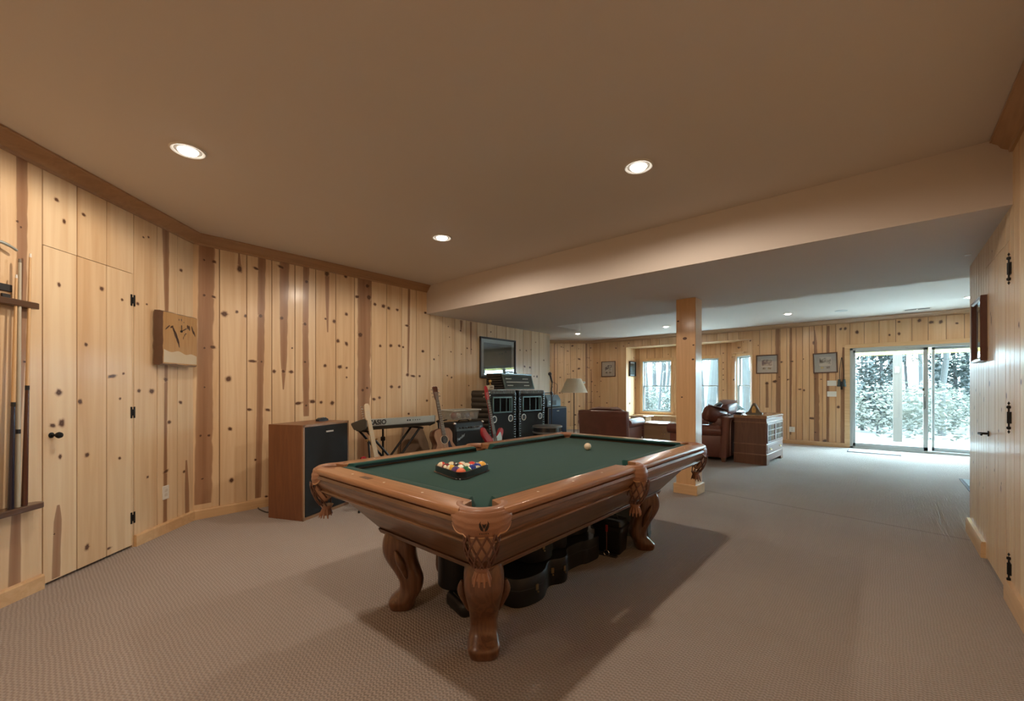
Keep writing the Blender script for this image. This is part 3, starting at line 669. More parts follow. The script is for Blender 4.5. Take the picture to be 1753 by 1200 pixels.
bm = BM(); b2(bm, -.19, .19, -.07, .07, -.006, 0); obj('vent_frame', bm, PAINT, vt, bevel=.002)
bm = BM(); [b2(bm, s * .09 - .08, s * .09 + .08, -.045 + k * .022, -.033 + k * .022, -.0085, -.006) for s in (-1, 1) for k in range(4)]; obj('slot', bm, mat('vent_slot', (.05, .05, .05), .8), vt)
p = on_z(1678, 433, 2.345); sp_ = thing('sprinkler_cap', 'tiny white round cap on the boxed beam by the right pine wall', 'ceiling cap', (min(p.x, .5), p.y, 2.345)); bm = BM(); lathe(bm, [(.02, 0), (.02, -.006), (.0001, -.009)], (0, 0, 0), 16); obj('cap', bm, WHITE, sp_)

# ------------------------------------------------------------------ wooden post
cp = thing('wooden_post', 'square pine support post on the carpet behind the pool table', 'post', (-1.79, 5.30, 0), 0)
bm = BM(); b2(bm, -.125, .105, -.10, .13, .0, 2.345); kx = obj('post_shaft', bm, PTRIMZ, cp, bevel=.006)
bm = BM(); b2(bm, -.15, .13, -.125, .155, 0, .12); obj('post_base', bm, PTRIM, cp, bevel=.006)
KN = mat('knot', (.09, .035, .015), .5)
for (x, z, r) in ((-.02, 1.865, .017), (.08, 1.78, .008), (.075, 1.61, .010), (-.055, 1.16, .008), (-.1, 2.08, .009)):
    bm = BM(); loft(bm, [circ((x, -.1005, z), r, 14, (0, 1, 0), r * 1.5), circ((x, -.098, z), r, 14, (0, 1, 0), r * 1.5)]); obj('knot', bm, KN, cp)

# ------------------------------------------------------------------ pool table
TC = (-1.776, 2.33); HX, HY_ = .715, 1.285; ZT_ = .82
pt = thing('pool_table', 'carved oak pool table with green felt and tan leather pockets', 'pool table', (TC[0], TC[1], 0))
def leg(sx, sy):
    secs = [(.45, .004, .090), (.40, .010, .100), (.34, .012, .100), (.28, .0, .090), (.22, -.022, .079), (.16, -.042, .073), (.11, -.040, .071), (.075, -.020, .077), (.045, -.002, .083), (.012, .0, .076), (0, .0, .070)]
    P = smooth_pts([(o, s, z) for z, o, s in secs], 4); rings = []
    bx, by = sx * .335, sy * .895; d = Vector((sx, sy, 0)).normalized(); t = Vector((-d.y, d.x, 0))
    for p in P:
        o, s, z = p; ring = []
        for k in range(24):
            a = 2 * math.pi * k / 24; c, q = math.cos(a), math.sin(a); e = .62
            ax = (abs(c) ** e) * (1 if c > 0 else -1); ay = (abs(q) ** e) * (1 if q > 0 else -1)
            # slightly pinched front with carved shoulder edges
            ring.append(Vector((bx, by, 0)) + d * (o * 1.25 + ax * s * .92) + t * (ay * s * (.95 - .12 * max(0, -c))) + Vector((0, 0, z)))
        rings.append(ring)
    bm = loft(BM(), rings); bmesh.ops.recalc_face_normals(bm, faces=bm.faces); return bm
for sx in (-1, 1):
    for sy in (-1, 1):
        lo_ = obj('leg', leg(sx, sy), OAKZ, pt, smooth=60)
        # carved ears on both sides of the knee
        d = Vector((sx, sy, 0)).normalized(); t = Vector((-d.y, d.x, 0)); b0 = Vector((sx * .335, sy * .895, 0))
        for s in (-1, 1):
            bm = BM()
            pts = [b0 + t * (s * .104) + d * .02 + Vector((0, 0, .36)), b0 + t * (s * .108) + d * .0 + Vector((0, 0, .31)), b0 + t * (s * .092) + d * -.02 + Vector((0, 0, .255)), b0 + t * (s * .072) + d * -.035 + Vector((0, 0, .19))]
            tube(bm, smooth_pts(pts, 4), [.006 + .016 * math.sin(math.pi * min(1, i / 12)) for i in range(13)], 8)
            obj('carved_ear', bm, OAKZ, lo_, smooth=60)
# tapered frame under the aprons
def ring4(hx, hy, z): return [Vector((-hx, -hy, z)), Vector((hx, -hy, z)), Vector((hx, hy, z)), Vector((-hx, hy, z))]
def quad_panel(name, side, z1, z0, h1, h0, m, th=.02):
    a1, b1 = h1; a0, b0 = h0
    if side in 'sn':
        s = -1 if side == 's' else 1
        P = [(-a1, s * b1, z1), (a1, s * b1, z1), (a0, s * b0, z0), (-a0, s * b0, z0)]; q = Vector((0, -s * th, 0))
    else:
        s = -1 if side == 'w' else 1
        P = [(s * a1, -b1, z1), (s * a1, b1, z1), (s * a0, b0, z0), (s * a0, -b0, z0)]; q = Vector((-s * th, 0, 0))
    bm = loft(BM(), [[Vector(p) for p in P], [Vector(p) + q for p in P]]); bmesh.ops.recalc_face_normals(bm, faces=bm.faces)
    return obj(name, bm, m, pt, bevel=.003)
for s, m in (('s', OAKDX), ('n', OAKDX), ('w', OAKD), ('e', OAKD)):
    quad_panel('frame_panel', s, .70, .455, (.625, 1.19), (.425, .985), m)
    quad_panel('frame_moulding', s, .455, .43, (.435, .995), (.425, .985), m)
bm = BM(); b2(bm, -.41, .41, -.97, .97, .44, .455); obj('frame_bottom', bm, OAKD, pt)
# apron (moulded) segments under the rails
AP = [(.0, .785), (.004, .770), (-.006, .762), (-.008, .745), (-.018, .725), (-.034, .708), (-.038, .700), (-.030, .697), (-.028, .690), (-.045, .680), (-.05, .672), (-.075, .672), (-.075, .785)]
RL = [(-.118, .822), (-.02, .822), (-.006, .818), (0, .808), (.0, .796), (-.006, .788), (-.014, .784), (-.118, .784)]
CU = [(-.170, .815), (-.165, .821), (-.150, .8235), (-.118, .8225), (-.118, .790), (-.150, .797)]
def seg(axis, s, a, b, prof, ta=0, tb=0, low=0):
    """extrude profile (offset from outer edge, z) along an axis from a to b; ta,tb slant the ends with depth"""
    rings = []
    for (e, tt, lw_) in (((a, ta, 0), (b, -tb, 0)) if not low else ((a, ta, 1), (a + low, ta, 0), (b - low, -tb, 0), (b, -tb, 1))):
        ring = []
        for o, z in prof:
            if lw_: z = .7855 + (z - .79) * .1; o = -.118 + (o + .118) * .7
            k = e + tt * (-o); ring.append(Vector((k, s * (HY_ + o), z)) if axis == 'x' else Vector((s * (HX + o), k, z)))
        rings.append(ring)
    bm = loft(BM(), rings); bmesh.ops.recalc_face_normals(bm, faces=bm.faces); return bm
CR = .125; SG = .065
def rail_set(axis, s, a, b, ta, tb):
    m = OAKX if axis == 'x' else OAKY
    r = obj('rail', seg(axis, s, a, b, RL, ta, tb), m, pt, bevel=.002)
    obj('cushion', seg(axis, s, a - (.0 if ta else .0), b, CU, ta, tb, .022), FELT, pt, smooth=50)
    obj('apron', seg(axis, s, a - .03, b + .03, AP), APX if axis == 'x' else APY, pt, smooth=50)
    # diamond sights
    L = b - a; n = 3; pearl = mat('pearl_sight', (.75, .68, .58), .3)
    for i in range(n):
        k = a + L * (i + 1) / (n + 1)
        c = Vector((k, s * (HY_ - .06), .8225)) if axis == 'x' else Vector((s * (HX - .06), k, .8225))
        bm = BM(); loft(bm, [[c + Vector((dx, dy, z)) for dx, dy in ((.007, 0), (0, .007), (-.007, 0), (0, -.007))] for z in (-.001, .0002)]); obj('sight', bm, pearl, r)
for s in (-1, 1):
    rail_set('x', s, -HX + CR, HX - CR, .42, .42)
    rail_set('y', s, -HY_ + CR, -SG, .42, .1); rail_set('y', s, SG, HY_ - CR, .1, .42)
# small dark name plate let into the near short rail
bm = BM(); b2(bm, -.20, -.12, -HY_ + .045, -HY_ + .075, .8215, .8228); obj('rail_plate', bm, mat('name_plate', (.11, .06, .04), .35), pt)
# cloth bed with pocket cut-outs
bx, by = HX - .115, HY_ - .115; poly = []
def arc(cx, cy, r, a0, a1, n=10): return [(cx + r * math.cos(R(a0 + (a1 - a0) * i / n)), cy + r * math.sin(R(a0 + (a1 - a0) * i / n))) for i in range(n + 1)]
pr = .062
poly += arc(bx - .005, -by + .005, pr, 260, 10, 14)[::1] if False else []
poly = [(-bx + pr, -by)] + [(bx - pr, -by)] + arc(bx, -by, pr, 180, 90) + [(bx, -.05)] + arc(bx + .03, 0, .058, 240, 120) + [(bx, by - pr)] + arc(bx, by, pr, 270, 180) + [(-bx + pr, by)] + arc(-bx, by, pr, 0, -90) + [(-bx, .05)] + arc(-bx - .03, 0, .058, 60, -60) + [(-bx, -by + pr)] + arc(-bx, -by, pr, 90, 0)
pp = []
for q in poly:
    if not pp or (abs(pp[-1][0] - q[0]) + abs(pp[-1][1] - q[1])) > 1e-4: pp.append(q)
bm = BM(); loft(bm, [[Vector((x, y, .76)) for x, y in pp], [Vector((x, y, .785)) for x, y in pp]]); bmesh.ops.recalc_face_normals(bm, faces=bm.faces); obj('felt_bed', bm, FELT, pt, smooth=0)
def pocket(cx, cy, ang, corner=True, emblem=False):
    """ang = outward direction in degrees"""
    p = BM(); M = Matrix.Translation((cx, cy, 0)) @ Matrix.Rotation(R(ang), 4, 'Z')
    sp = 68 if corner else 62; ri, ro = (.062, .112) if corner else (.056, .092)
    def pos(a, r, z): return M @ Vector((r * math.cos(a), r * math.sin(a), z))
    # rim: thick rounded band around the hole
    rings = []
    N = 20
    for i in range(N + 1):
        a = R(-sp - 38 + (2 * sp + 76) * i / N) if corner else R(-sp - 14 + (2 * sp + 28) * i / N); rm = (ri + ro) / 2; ring = []
        for k in range(10):
            b = 2 * math.pi * k / 10; ring.append(pos(a, rm + (ro - ri) / 2 * math.cos(b), .806 + .020 * math.sin(b)))
        rings.append(ring)
    loft(p, rings); bmesh.ops.recalc_face_normals(p, faces=p.faces)
    po = obj('pocket', p, TAN, pt, smooth=60)
    # shield hanging outside
    bm = BM(); rings = []; rs = ro + .004
    zt, zb_ = .812, (.724 if corner else .728); M2 = 24
    ins = []; outs = []
    for i in range(M2 + 1):
        f = i / M2; a = R(-sp + 2 * sp * f); e = abs(2 * f - 1)
        low = zb_ + (.0 if e < .45 else .010 if e < .6 else .010 + .030 * ((e - .6) / .4) ** 2.2)
        ring = []
        for j in range(13):
            t = j / 12; z = zt + (low - zt) * t; bulge = .008 * math.sin(math.pi * t) + .004 * t + .0013 * math.sin(22 * t)
            ring.append(pos(a, rs + bulge, z))
        for j in range(12, -1, -1):
            t = j / 12; z = zt + (low - zt) * t; bulge = .008 * math.sin(math.pi * t) + .004 * t + .0013 * math.sin(22 * t)
            ring.append(pos(a, rs + bulge - .007, z))
        rings.append(ring)
    loft(bm, rings); bmesh.ops.recalc_face_normals(bm, faces=bm.faces)
    sh = obj('shield', bm, TAN, po, smooth=50)
    # piped edge
    bm = BM(); e_pts = []
    for i in range(M2 + 1):
        f = i / M2; a = R(-sp + 2 * sp * f); e = abs(2 * f - 1)
        low = zb_ + (.0 if e < .45 else .010 if e < .6 else .010 + .030 * ((e - .6) / .4) ** 2.2); e_pts.append(pos(a, rs + .003, low))
    e_pts = [pos(R(-sp), rs, .80)] + e_pts + [pos(R(sp), rs, .80)]
    tube(bm, e_pts, .004, 6); obj('piping', bm, mat('piping', (.62, .36, .2), .4), po)
    if emblem:
        bm = BM(); z = .768; a0 = R(4)
        def Q(dx, dz): return pos(a0 + dx / rs, rs + .0118, z + dz)
        def fan(pts, mi=0): bm.faces.new([bm.verts.new(Q(*q)) for q in pts])
        for sg in (-1, 1):
            fan([(sg * .002, -.018), (sg * .011, -.013), (sg * .016, -.002), (sg * .0165, .010), (sg * .011, .021), (sg * .0125, .011), (sg * .009, .003), (sg * .004, -.006)][::sg])
            fan([(0, -.008), (sg * .005, .000), (sg * .006, .010), (0, .006)][::sg])
        bmesh.ops.recalc_face_normals(bm, faces=bm.faces)
        for k in range(5): fan([(-.016 + k * .0068, -.027), (-.012 + k * .0068, -.027), (-.012 + k * .0068, -.024), (-.016 + k * .0068, -.024)])
        obj('emblem', bm, mat('emblem_black', (.015, .01, .01), .5), po, smooth=0)
    # net: crossing leather strips gathered into a fringe
    bm = BM(); n = 7; zt = .735; rn = (ro if corner else ro - .01) - .022
    o_n = (ro - .062) + .026
    def net(f, t):
        a = R(-115 + 230 * f); z = zt - .135 * t; r = .062 * (1.0 + .10 * math.sin(math.pi * t) - .42 * t * t)
        return M @ Vector((o_n * (1 - .35 * t) + r * math.cos(a), r * math.sin(a) * 1.05, z))
    for i in range(n):
        for sgn in (-1, 1):
            pts = [net(i / n + sgn * t / 8 * .26, t / 8) for t in range(9) if -.02 <= i / n + sgn * t / 8 * .26 <= 1.02]
            if len(pts) > 2: tube(bm, pts, .0042, 6)
    obj('net', bm, DTAN, po, smooth=60)
    bm = BM(); rnd = random.Random(int(cx * 99 + cy * 7))
    c = pos(0, o_n * .65, zt - .135); lathe(bm, [(.036, 0), (.030, -.012), (.024, -.022), (.027, -.035), (.033, -.052), (.026, -.058), (.001, -.058)], c, 14)
    for k in range(8):
        a = R(-120 + 34 * k); d = Vector((math.cos(a + R(ang)), math.sin(a + R(ang)), 0)); tube(bm, [c + d * .022 + Vector((0, 0, -.025)), c + d * .032 + Vector((0, 0, -.05)), c + d * (.030 + rnd.random() * .012) + Vector((0, 0, -.072))], [.006, .006, .003], 6)
    obj('fringe', bm, TAN, po, smooth=60)
    bm = BM(); lathe(bm, [(.015, -.125), (.034, -.105), (.050, -.06), (.053, .0)], (cx + o_n * .8 * math.cos(R(ang)), cy + o_n * .8 * math.sin(R(ang)), .745), 18)
    bmesh.ops.reverse_faces(bm, faces=bm.faces); obj('pocket_cup', bm, mat('cup_leather', (.55, .33, .21), .5), po, smooth=60)
    return po
c_ = .118
pocket(HX - c_, -HY_ + c_, -45, emblem=True); pocket(-HX + c_, -HY_ + c_, -135); pocket(HX - c_, HY_ - c_, 45); pocket(-HX + c_, HY_ - c_, 135)
pocket(HX - .072, 0, 0, False); pocket(-HX + .072, 0, 180, False)

# ------------------------------------------------------------------ balls and rack
pa, pb, pc = on_z(792.3, 810.2, .813), on_z(754, 799.0, .813), on_z(824.2, 797.8, .813)
far_mid = (pb + pc) / 2; ctr = (pa + pb + pc) / 3; ax = (pc - pb).normalized(); ay = Vector((ax.y, -ax.x, 0))
if (pa - ctr).dot(ay) < 0: ay = -ay
BR = .0286; side = 4 * 2 * BR * 1.004; hgt = side * math.sqrt(3) / 2
apex = Vector((ctr.x, ctr.y, 0)) + ay * (hgt * 2 / 3)
def ball_mat(name, c, stripe=False):
    m, n, l, p = nt(name); p.inputs['Roughness'].default_value = .08; p.inputs['Coat Weight'].default_value = 1
    if not stripe: p.inputs['Base Color'].default_value = (*c, 1); return m
    tc = n.new('ShaderNodeTexCoord'); s = n.new('ShaderNodeSeparateXYZ'); a = n.new('ShaderNodeMath'); a.operation = 'ABSOLUTE'; b = n.new('ShaderNodeMath'); b.operation = 'LESS_THAN'; b.inputs[1].default_value = .0145
    x = n.new('ShaderNodeMix'); x.data_type = 'RGBA'; x.inputs[6].default_value = (.72, .62, .42, 1); x.inputs[7].default_value = (*c, 1)
    l.new(tc.outputs['Object'], s.inputs[0]); l.new(s.outputs[2], a.inputs[0]); l.new(a.outputs[0], b.inputs[0]); l.new(b.outputs[0], x.inputs[0]); l.new(x.outputs[2], p.inputs['Base Color']); return m
YEL = (.75, .38, .04); BLU = (.015, .03, .22); RED = (.62, .045, .03); PUR = (.06, .02, .13); ORG = (.72, .12, .04); GRN = (.01, .13, .05); MAR = (.17, .012, .02); BLK = (.008, .008, .008)
rows = [[('orange-red', ORG, 0)], [('purple', PUR, 0), ('green', GRN, 0)], [('cream ball with a yellow stripe', YEL, 1), ('cream ball with a green stripe', GRN, 1), ('blue', BLU, 0)],
        [('maroon', MAR, 0), ('black', BLK, 0), ('cream ball with a purple stripe', PUR, 1), ('cream ball with a blue stripe', BLU, 1)],
        [('cream ball with a red stripe', RED, 1), ('cream ball with a maroon stripe', MAR, 1), ('cream ball with an orange stripe', ORG, 1), ('red', RED, 0), ('yellow', YEL, 0)]]
rowname = ['at the near point of the rack', 'in the second row of the rack', 'in the middle row of the rack', 'in the fourth row of the rack', 'in the far row of the rack']
rb = random.Random(8)
bmesh_ball = BM(); bmesh.ops.create_uvsphere(bmesh_ball, u_segments=28, v_segments=18, radius=BR); bme = bpy.data.meshes.new('billiard_ball'); bmesh_ball.to_mesh(bme); bmesh_ball.free()
for pz in bme.polygons: pz.use_smooth = True
for i, row in enumerate(rows):
    for j, (nm, c, st) in enumerate(row):
        me = bme.copy(); me.materials.append(ball_mat('ball_' + nm.replace(' ', '_').replace('-', '_'), c, st))
        o = bpy.data.objects.new('billiard_ball', me); link(o)
        P = apex - ay * (i * hgt / 4) + ax * ((j - i / 2) * side / 4); o.location = (P.x, P.y, .785 + BR)
        o.rotation_euler = (rb.uniform(-1.2, 1.2), rb.uniform(-1.2, 1.2), rb.uniform(0, 6))
        tag(o, (nm if st else 'solid ' + nm + ' billiard ball') + ' ' + rowname[i], 'billiard ball', 'racked billiard balls on the felt')
        bm = BM(); lathe(bm, [(.0095, .0270), (.006, .0280), (.0001, .02868)], (0, 0, 0), 14); nb = obj('number_spot', bm, mat('ball_cream', (.75, .66, .48), .15), o, smooth=60); nb.rotation_euler = (rb.uniform(-.8, .8), rb.uniform(.6, 1.3), 0)
cue = bpy.data.objects.new('cue_ball', bme.copy()); cue.data.materials.append(mat('cue_ball_ivory', (.78, .66, .48), .1, coat=1)); link(cue)
P = on_z(1006, 764.5, .785 + BR); cue.location = (P.x, P.y, .7855 + BR); tag(cue, 'plain ivory cue ball alone on the far end of the green felt', 'billiard ball')
rkO = thing('ball_rack', 'black plastic triangle rack around the billiard balls', 'ball rack', (ctr.x, ctr.y, .785))
cc = Vector((ctr.x, ctr.y, 0)); q0 = apex - cc; q1 = apex - ay * hgt + ax * side / 2 - cc; q2 = apex - ay * hgt - ax * side / 2 - cc
def tri(off, r, z):
    out = []
    for P0 in (q0, q1, q2):
        d = P0.normalized(); a0 = math.atan2(d.y, d.x)
        for k in range(7):
            a = a0 + R(-60 + 20 * k); out.append(Vector((P0.x, P0.y, 0)) + Vector((math.cos(a), math.sin(a), 0)) * (r + off) + Vector((0, 0, z)))
    return out
bm = BM(); ri = BR + .0015
loft(bm, [tri(0, ri, .002), tri(.010, ri, .001), tri(.016, ri, .0005), tri(.016, ri, .004), tri(.008, ri, .007), tri(.006, ri, .038), tri(.003, ri, .040), tri(0, ri, .038), tri(0, ri, .002)], cap=False)
bmesh.ops.recalc_face_normals(bm, faces=bm.faces); obj('frame', bm, mat('rack_black', (.012, .011, .012), .22, coat=.6), rkO, smooth=35)

# ------------------------------------------------------------------ things stored under the pool table
def case_outline(L, wl, wu, ww, k=8):
    """guitar case outline, length along +y"""
    p = [(0, 0), (wl * .36, .0), (wl * .5, L * .08), (wl * .5, L * .22), (ww * .5, L * .36), (wu * .5, L * .45), (wu * .47, L * .52), (.07, L * .62), (.065, L * .78), (.085, L * .84), (.085, L * .97), (.06, L)]
    S = smooth_pts([(x, y, 0) for x, y in p], 4); r = [(v.x, v.y) for v in S]
    return r + [(-x, y) for x, y in r[::-1] if abs(x) > 1e-3]
def guitar_case(label, loc, rz, L, wl, wu, ww, h, m, tilt=None, latches=()):
    t = thing('guitar_case', label, 'guitar case', loc, rz)
    if tilt: t.rotation_euler = tilt
    o = case_outline(L, wl, wu, ww)
    bm = BM(); ins = [(x * .97, y * .985 + .006) for x, y in o]
    loft(bm, [[Vector((x, y, z)) for x, y in pr_] for pr_, z in ((ins, 0), (o, .012), (o, h * .60))]); bmesh.ops.recalc_face_normals(bm, faces=bm.faces); obj('case_body', bm, m, t, smooth=50)
    bm = BM(); loft(bm, [[Vector((x, y, z)) for x, y in pr_] for pr_, z in ((o, h * .62), (o, h - .012), (ins, h))]); bmesh.ops.recalc_face_normals(bm, faces=bm.faces); obj('case_lid', bm, m, t, smooth=50)
    bm = BM(); rim = [(x * 1.012, y) for x, y in o]; loft(bm, [[Vector((x, y, z)) for x, y in rim] for z in (h * .595, h * .625)]); bmesh.ops.recalc_face_normals(bm, faces=bm.faces); obj('case_rim', bm, CASERIM, t, smooth=50)
    for k in latches:
        x, y = o[k]; x1, y1 = o[k + 1]; d = Vector((x1 - x, y1 - y, 0)).normalized(); nrm = Vector((d.y, -d.x, 0)); c = Vector((x, y, h * .6)) + nrm * .006
        bm = BM(); box(bm, c, (.008, .020, .034), math.atan2(d.y, d.x) - R(90)); cyl(bm, c + Vector((0, 0, -.025)) + nrm * .002, c + Vector((0, 0, -.025)) + nrm * .012, .006, n=8); obj('latch', bm, DBRASS, t, bevel=.002)
    return t
guitar_case('black guitar case lying flat under the table, lowest of the stack, with brass latches', (-1.76, 1.84, 0), R(-4), 1.0, .40, .31, .25, .165, CASEBLK, latches=(10, 17, 21))
guitar_case('black guitar case on top of the stack under the table', (-1.84, 2.06, .17), R(-3), .80, .42, .33, .27, .17, CASEBLK, latches=(9, 18))
guitar_case('dark brown guitar case standing on its edge behind the left front table leg', (-2.24, 1.78, .20), 0, 1.0, .38, .30, .24, .12, CASEBRN, tilt=(0, R(90), 0), latches=())
dc = thing('drum_case', 'black round drum case under the near end of the table', 'drum case', (-1.96, 1.715, .085))
bm = BM(); lathe(bm, [(.001, 0), (.105, 0), (.11, .01), (.11, .235), (.001, .235)], (0, 0, 0), 32); obj('case_body', bm, CASEBLK, dc, smooth=50)
bm = BM(); lathe(bm, [(.001, .236), (.118, .236), (.118, .262), (.113, .268), (.105, .270), (.001, .270)], (0, 0, 0), 32); obj('case_lid', bm, CASEBLK, dc, smooth=50)
bm = BM(); lathe(bm, [(.1185, .248), (.1205, .250), (.1205, .256), (.1185, .258)], (0, 0, 0), 32); obj('lid_band', bm, CASEGREY, dc, smooth=50)
bc = thing('soft_bag', 'black soft bag on the carpet beside the near table leg', 'bag', (-1.82, 1.66, 0), R(-15)); bc.scale = (.72, .72, .80)
bm = BM(); loft(bm, [[Vector((x * s, y * s2_, z)) for x, y in rrect(-.16, .16, -.11, .13, .06, 6)] for s, s2_, z in ((.86, .84, 0), (1, 1, .02), (1, 1, .075), (.92, .9, .095), (.8, .8, .10))]); bmesh.ops.recalc_face_normals(bm, faces=bm.faces)
obj('bag_body', bm, CASEBLK, bc, smooth=60); bm = BM(); tube(bm, smooth_pts([(-.08, -.06, .098), (-.05, -.07, .106), (.05, -.07, .106), (.08, -.06, .098)], 5), .006); obj('handle', bm, BLACK, bc)
tb_ = thing('storage_box', 'black lidded tote box under the table beside the right front leg', 'storage box', (-1.60, 2.985, 0), R(8)); tb_.scale = (.8, .8, .8)
bm = BM(); loft(bm, [[Vector((x, y, z)) for x, y in rrect(-w_, w_, -w_ * .85, w_ * .85, .02, 3)] for w_, z in ((.115, .02), (.12, .03), (.135, .235), (.145, .24), (.145, .25))]); obj('box_body', bm, CASEBLK, tb_, smooth=40)
bm = BM(); loft(bm, [[Vector((x, y, z)) for x, y in rrect(-w_, w_, -w_ * .85, w_ * .85, .02, 3)] for w_, z in ((.150, .25), (.150, .275), (.135, .285), (.125, .325), (.115, .33))]); obj('lid', bm, CASEBLK, tb_, smooth=40)
bm = BM(); tube(bm, smooth_pts([(-.06, 0, .325), (-.05, 0, .36), (.05, 0, .36), (.06, 0, .325)], 4), .007); obj('handle', bm, BLACK, tb_)
bm = BM(); b2(bm, -.1, .1, -.14, -.10, .0, .018); b2(bm, -.1, .1, .10, .14, .0, .018); obj('skid', bm, CASERIM, tb_)
tg = thing('luggage_tag', 'red tag with a thin pink cord and metal ring hanging on the black tote box', 'tag', (-1.60, 2.985, 0), R(8)); tg.scale = (.8, .8, .8)
bm = BM(); b2(bm, .0, .022, -.150, -.146, .235, .30); obj('tag_body', bm, mat('red_tag', (.35, .03, .03), .4), tg, bevel=.001)
bm = BM(); tube(bm, [(.011, -.152, .24), (.013, -.155, .14), (.012, -.156, .06)], .002, 6); obj('cord', bm, mat('pink_cord', (.5, .22, .16), .6), tg)
bm = BM(); tube(bm, [(.012 + .026 * math.cos(a), -.157, .040 + .026 * math.sin(a)) for a in [2 * math.pi * i / 20 for i in range(21)]], .0035, 6); obj('ring', bm, CHROME, tg)
gb = thing('grey_panel_box', 'flat blue-grey box standing upright behind the right front table leg', 'box', (-1.75, 3.42, 0), R(6))
bm = BM(); b2(bm, -.26, .26, -.04, .04, 0, .41); obj('box_body', bm, mat('blue_grey_card', (.17, .21, .22), .7), gb, bevel=.004); bm = BM(); b2(bm, -.262, .262, -.042, .042, .03, .06); obj('edge_band', bm, CASEGREY, gb)

# ------------------------------------------------------------------ music corner along the back wall
def on_x(px, py, X):
    r = _ray(px); d = X / r[0]; return Vector((X, r[1] * d, CAMH - (py - 665) * d / 727))
def TM(x, y, z=0, rz=0): return Matrix.Translation((x, y, z)) @ Matrix.Rotation(rz, 4, 'Z')
# big wooden loudspeaker
a_ = on_z(462, 885); b_ = on_z(519, 893); spk = thing('loudspeaker', 'large walnut loudspeaker cabinet with a black grille by the pine wall', 'loudspeaker', (b_.x, b_.y, 0), math.atan2(b_.y - a_.y, b_.x - a_.x) - R(90))
# local: front faces +x after rz; body extends -y' (depth) ...
SD, SW, SH = .42, .655, .915
# local axes: +y points from rear to front edge, +x points away along the front
bm = BM(); b2(bm, -SW * 0, SW, -SD, 0, 0, SH) if False else None
bm = BM(); b2(bm, 0, .018, -SD, 0, 0, SH); b2(bm, SW - .018, SW, -SD, 0, 0, SH)
spk.rotation_euler = (0, 0, math.atan2(b_.y - a_.y, b_.x - a_.x) - R(90))
bm.free()
def spx(x): return -x
bm = BM(); b2(bm, -SW, 0, -SD, -.012, .0, SH); obj('cabinet', bm, WALNUT, spk, bevel=.003)
bm = BM()
for q in ((-SW, 0, SH - .022, SH), (-SW, 0, 0, .030), (-SW, -SW + .02, 0, SH), (-.02, 0, 0, SH)): b2(bm, q[0], q[1], -.012, .0, q[2], q[3])
spk_edge = wood('light_walnut_edge', (.34, .19, .095), (.26, .135, .06), 2, .4, 8); obj('face_frame', bm, spk_edge, spk)
bm = BM(); b2(bm, -SW + .022, -.022, -.012, .004, .032, SH - .024); obj('grille', bm, GRILLE, spk, bevel=.006)
bm = BM(); b2(bm, -.40, -.30, -.021, .012, SH - .095, SH - .080); obj('badge', bm, mat('badge_silver', (.55, .53, .48), .5), spk)
# the local frame is mirrored about the near edge: move to the right corner
c_far = on_z(598, 862); ang = math.atan2(c_far.y - b_.y, c_far.x - b_.x); spk.rotation_euler = (0, 0, ang + math.pi); spk.location = (b_.x, b_.y, 0)
rm_ = thing('small_radio', 'small black gadget lying on top of the walnut loudspeaker', 'gadget', (b_.x, b_.y, SH), ang + math.pi)
bm = BM(); loft(bm, [[Vector((-.50 + x, -.22 + y, z)) for x, y in rrect(-.07, .07, -.03, .03, .015, 3)] for z in (0, .02)] + [[Vector((-.49 + x, -.22 + y, .035)) for x, y in rrect(-.05, .03, -.025, .025, .012, 3)]]); obj('gadget_body', bm, BLACK, rm_); bm = BM(); b2(bm, -.54, -.50, -.24, -.21, .034, .040); obj('button_pad', bm, CHROME, rm_)
sc_ = thing('power_cord', 'black cord looped on the carpet behind the walnut loudspeaker', 'cord', (0, 0, 0))
pts = [on_z(462, 864, .006) + Vector((-.12, .2, 0)), on_z(462, 862, .006), on_z(448, 864, .006), on_z(442, 869, .006), on_z(448, 874, .006), on_z(460, 877, .006) + Vector((0, 0, 0)), on_z(466, 879, .006) + Vector((-.05, .1, 0))]
bm = BM(); tube(bm, smooth_pts(pts, 6), .0055, 8); obj('cord_run', bm, BLACK, sc_)
bm = BM(); e0 = pts[0]; b2(bm, e0.x - .02, e0.x + .015, e0.y - .01, e0.y + .03, 0, .022); obj('plug', bm, BLACK, sc_)

# keyboard seen from its back
KX = -4.22; kl0 = on_x(604, 735, KX); kr0 = on_x(745, 716, KX)
kd = thing('electric_piano', 'silver and black electric piano with CASIO on its back, on a crossed stand', 'electric piano', (KX, 2.28, .80), R(90))
KL = 1.32; KOX = 0
def kprism(name, prof, u0, u1, m, bev=.003):
    bm = BM(); loft(bm, [[Vector((u0, y, z)) for y, z in prof], [Vector((u1, y, z)) for y, z in prof]]); bmesh.ops.recalc_face_normals(bm, faces=bm.faces); return obj(name, bm, m, kd, bevel=bev)
kL = on_x(628, 716, KX).y - 2.28; kR = on_x(744, 716, KX).y - 2.28
KSIL = mat('piano_silver', (.36, .37, .34), .35, metal=.35); KDK = mat('piano_dark', (.07, .075, .065), .45)
kprism('back_panel', [(0, .05), (-.004, .052), (-.004, .128), (0, .13), (.02, .13), (.02, .05)], kL, kR, KSIL)
kprism('case_bottom', [(.0, .05), (.02, .03), (.10, .0), (.26, .0), (.30, .02), (.30, .07), (.05, .10), (.0, .10)], kL + .01, kR - .01, KDK)
kprism('top_panel', [(.02, .13), (.10, .115), (.30, .075), (.30, .07), (.02, .10)], kL + .005, kR - .005, KSIL)
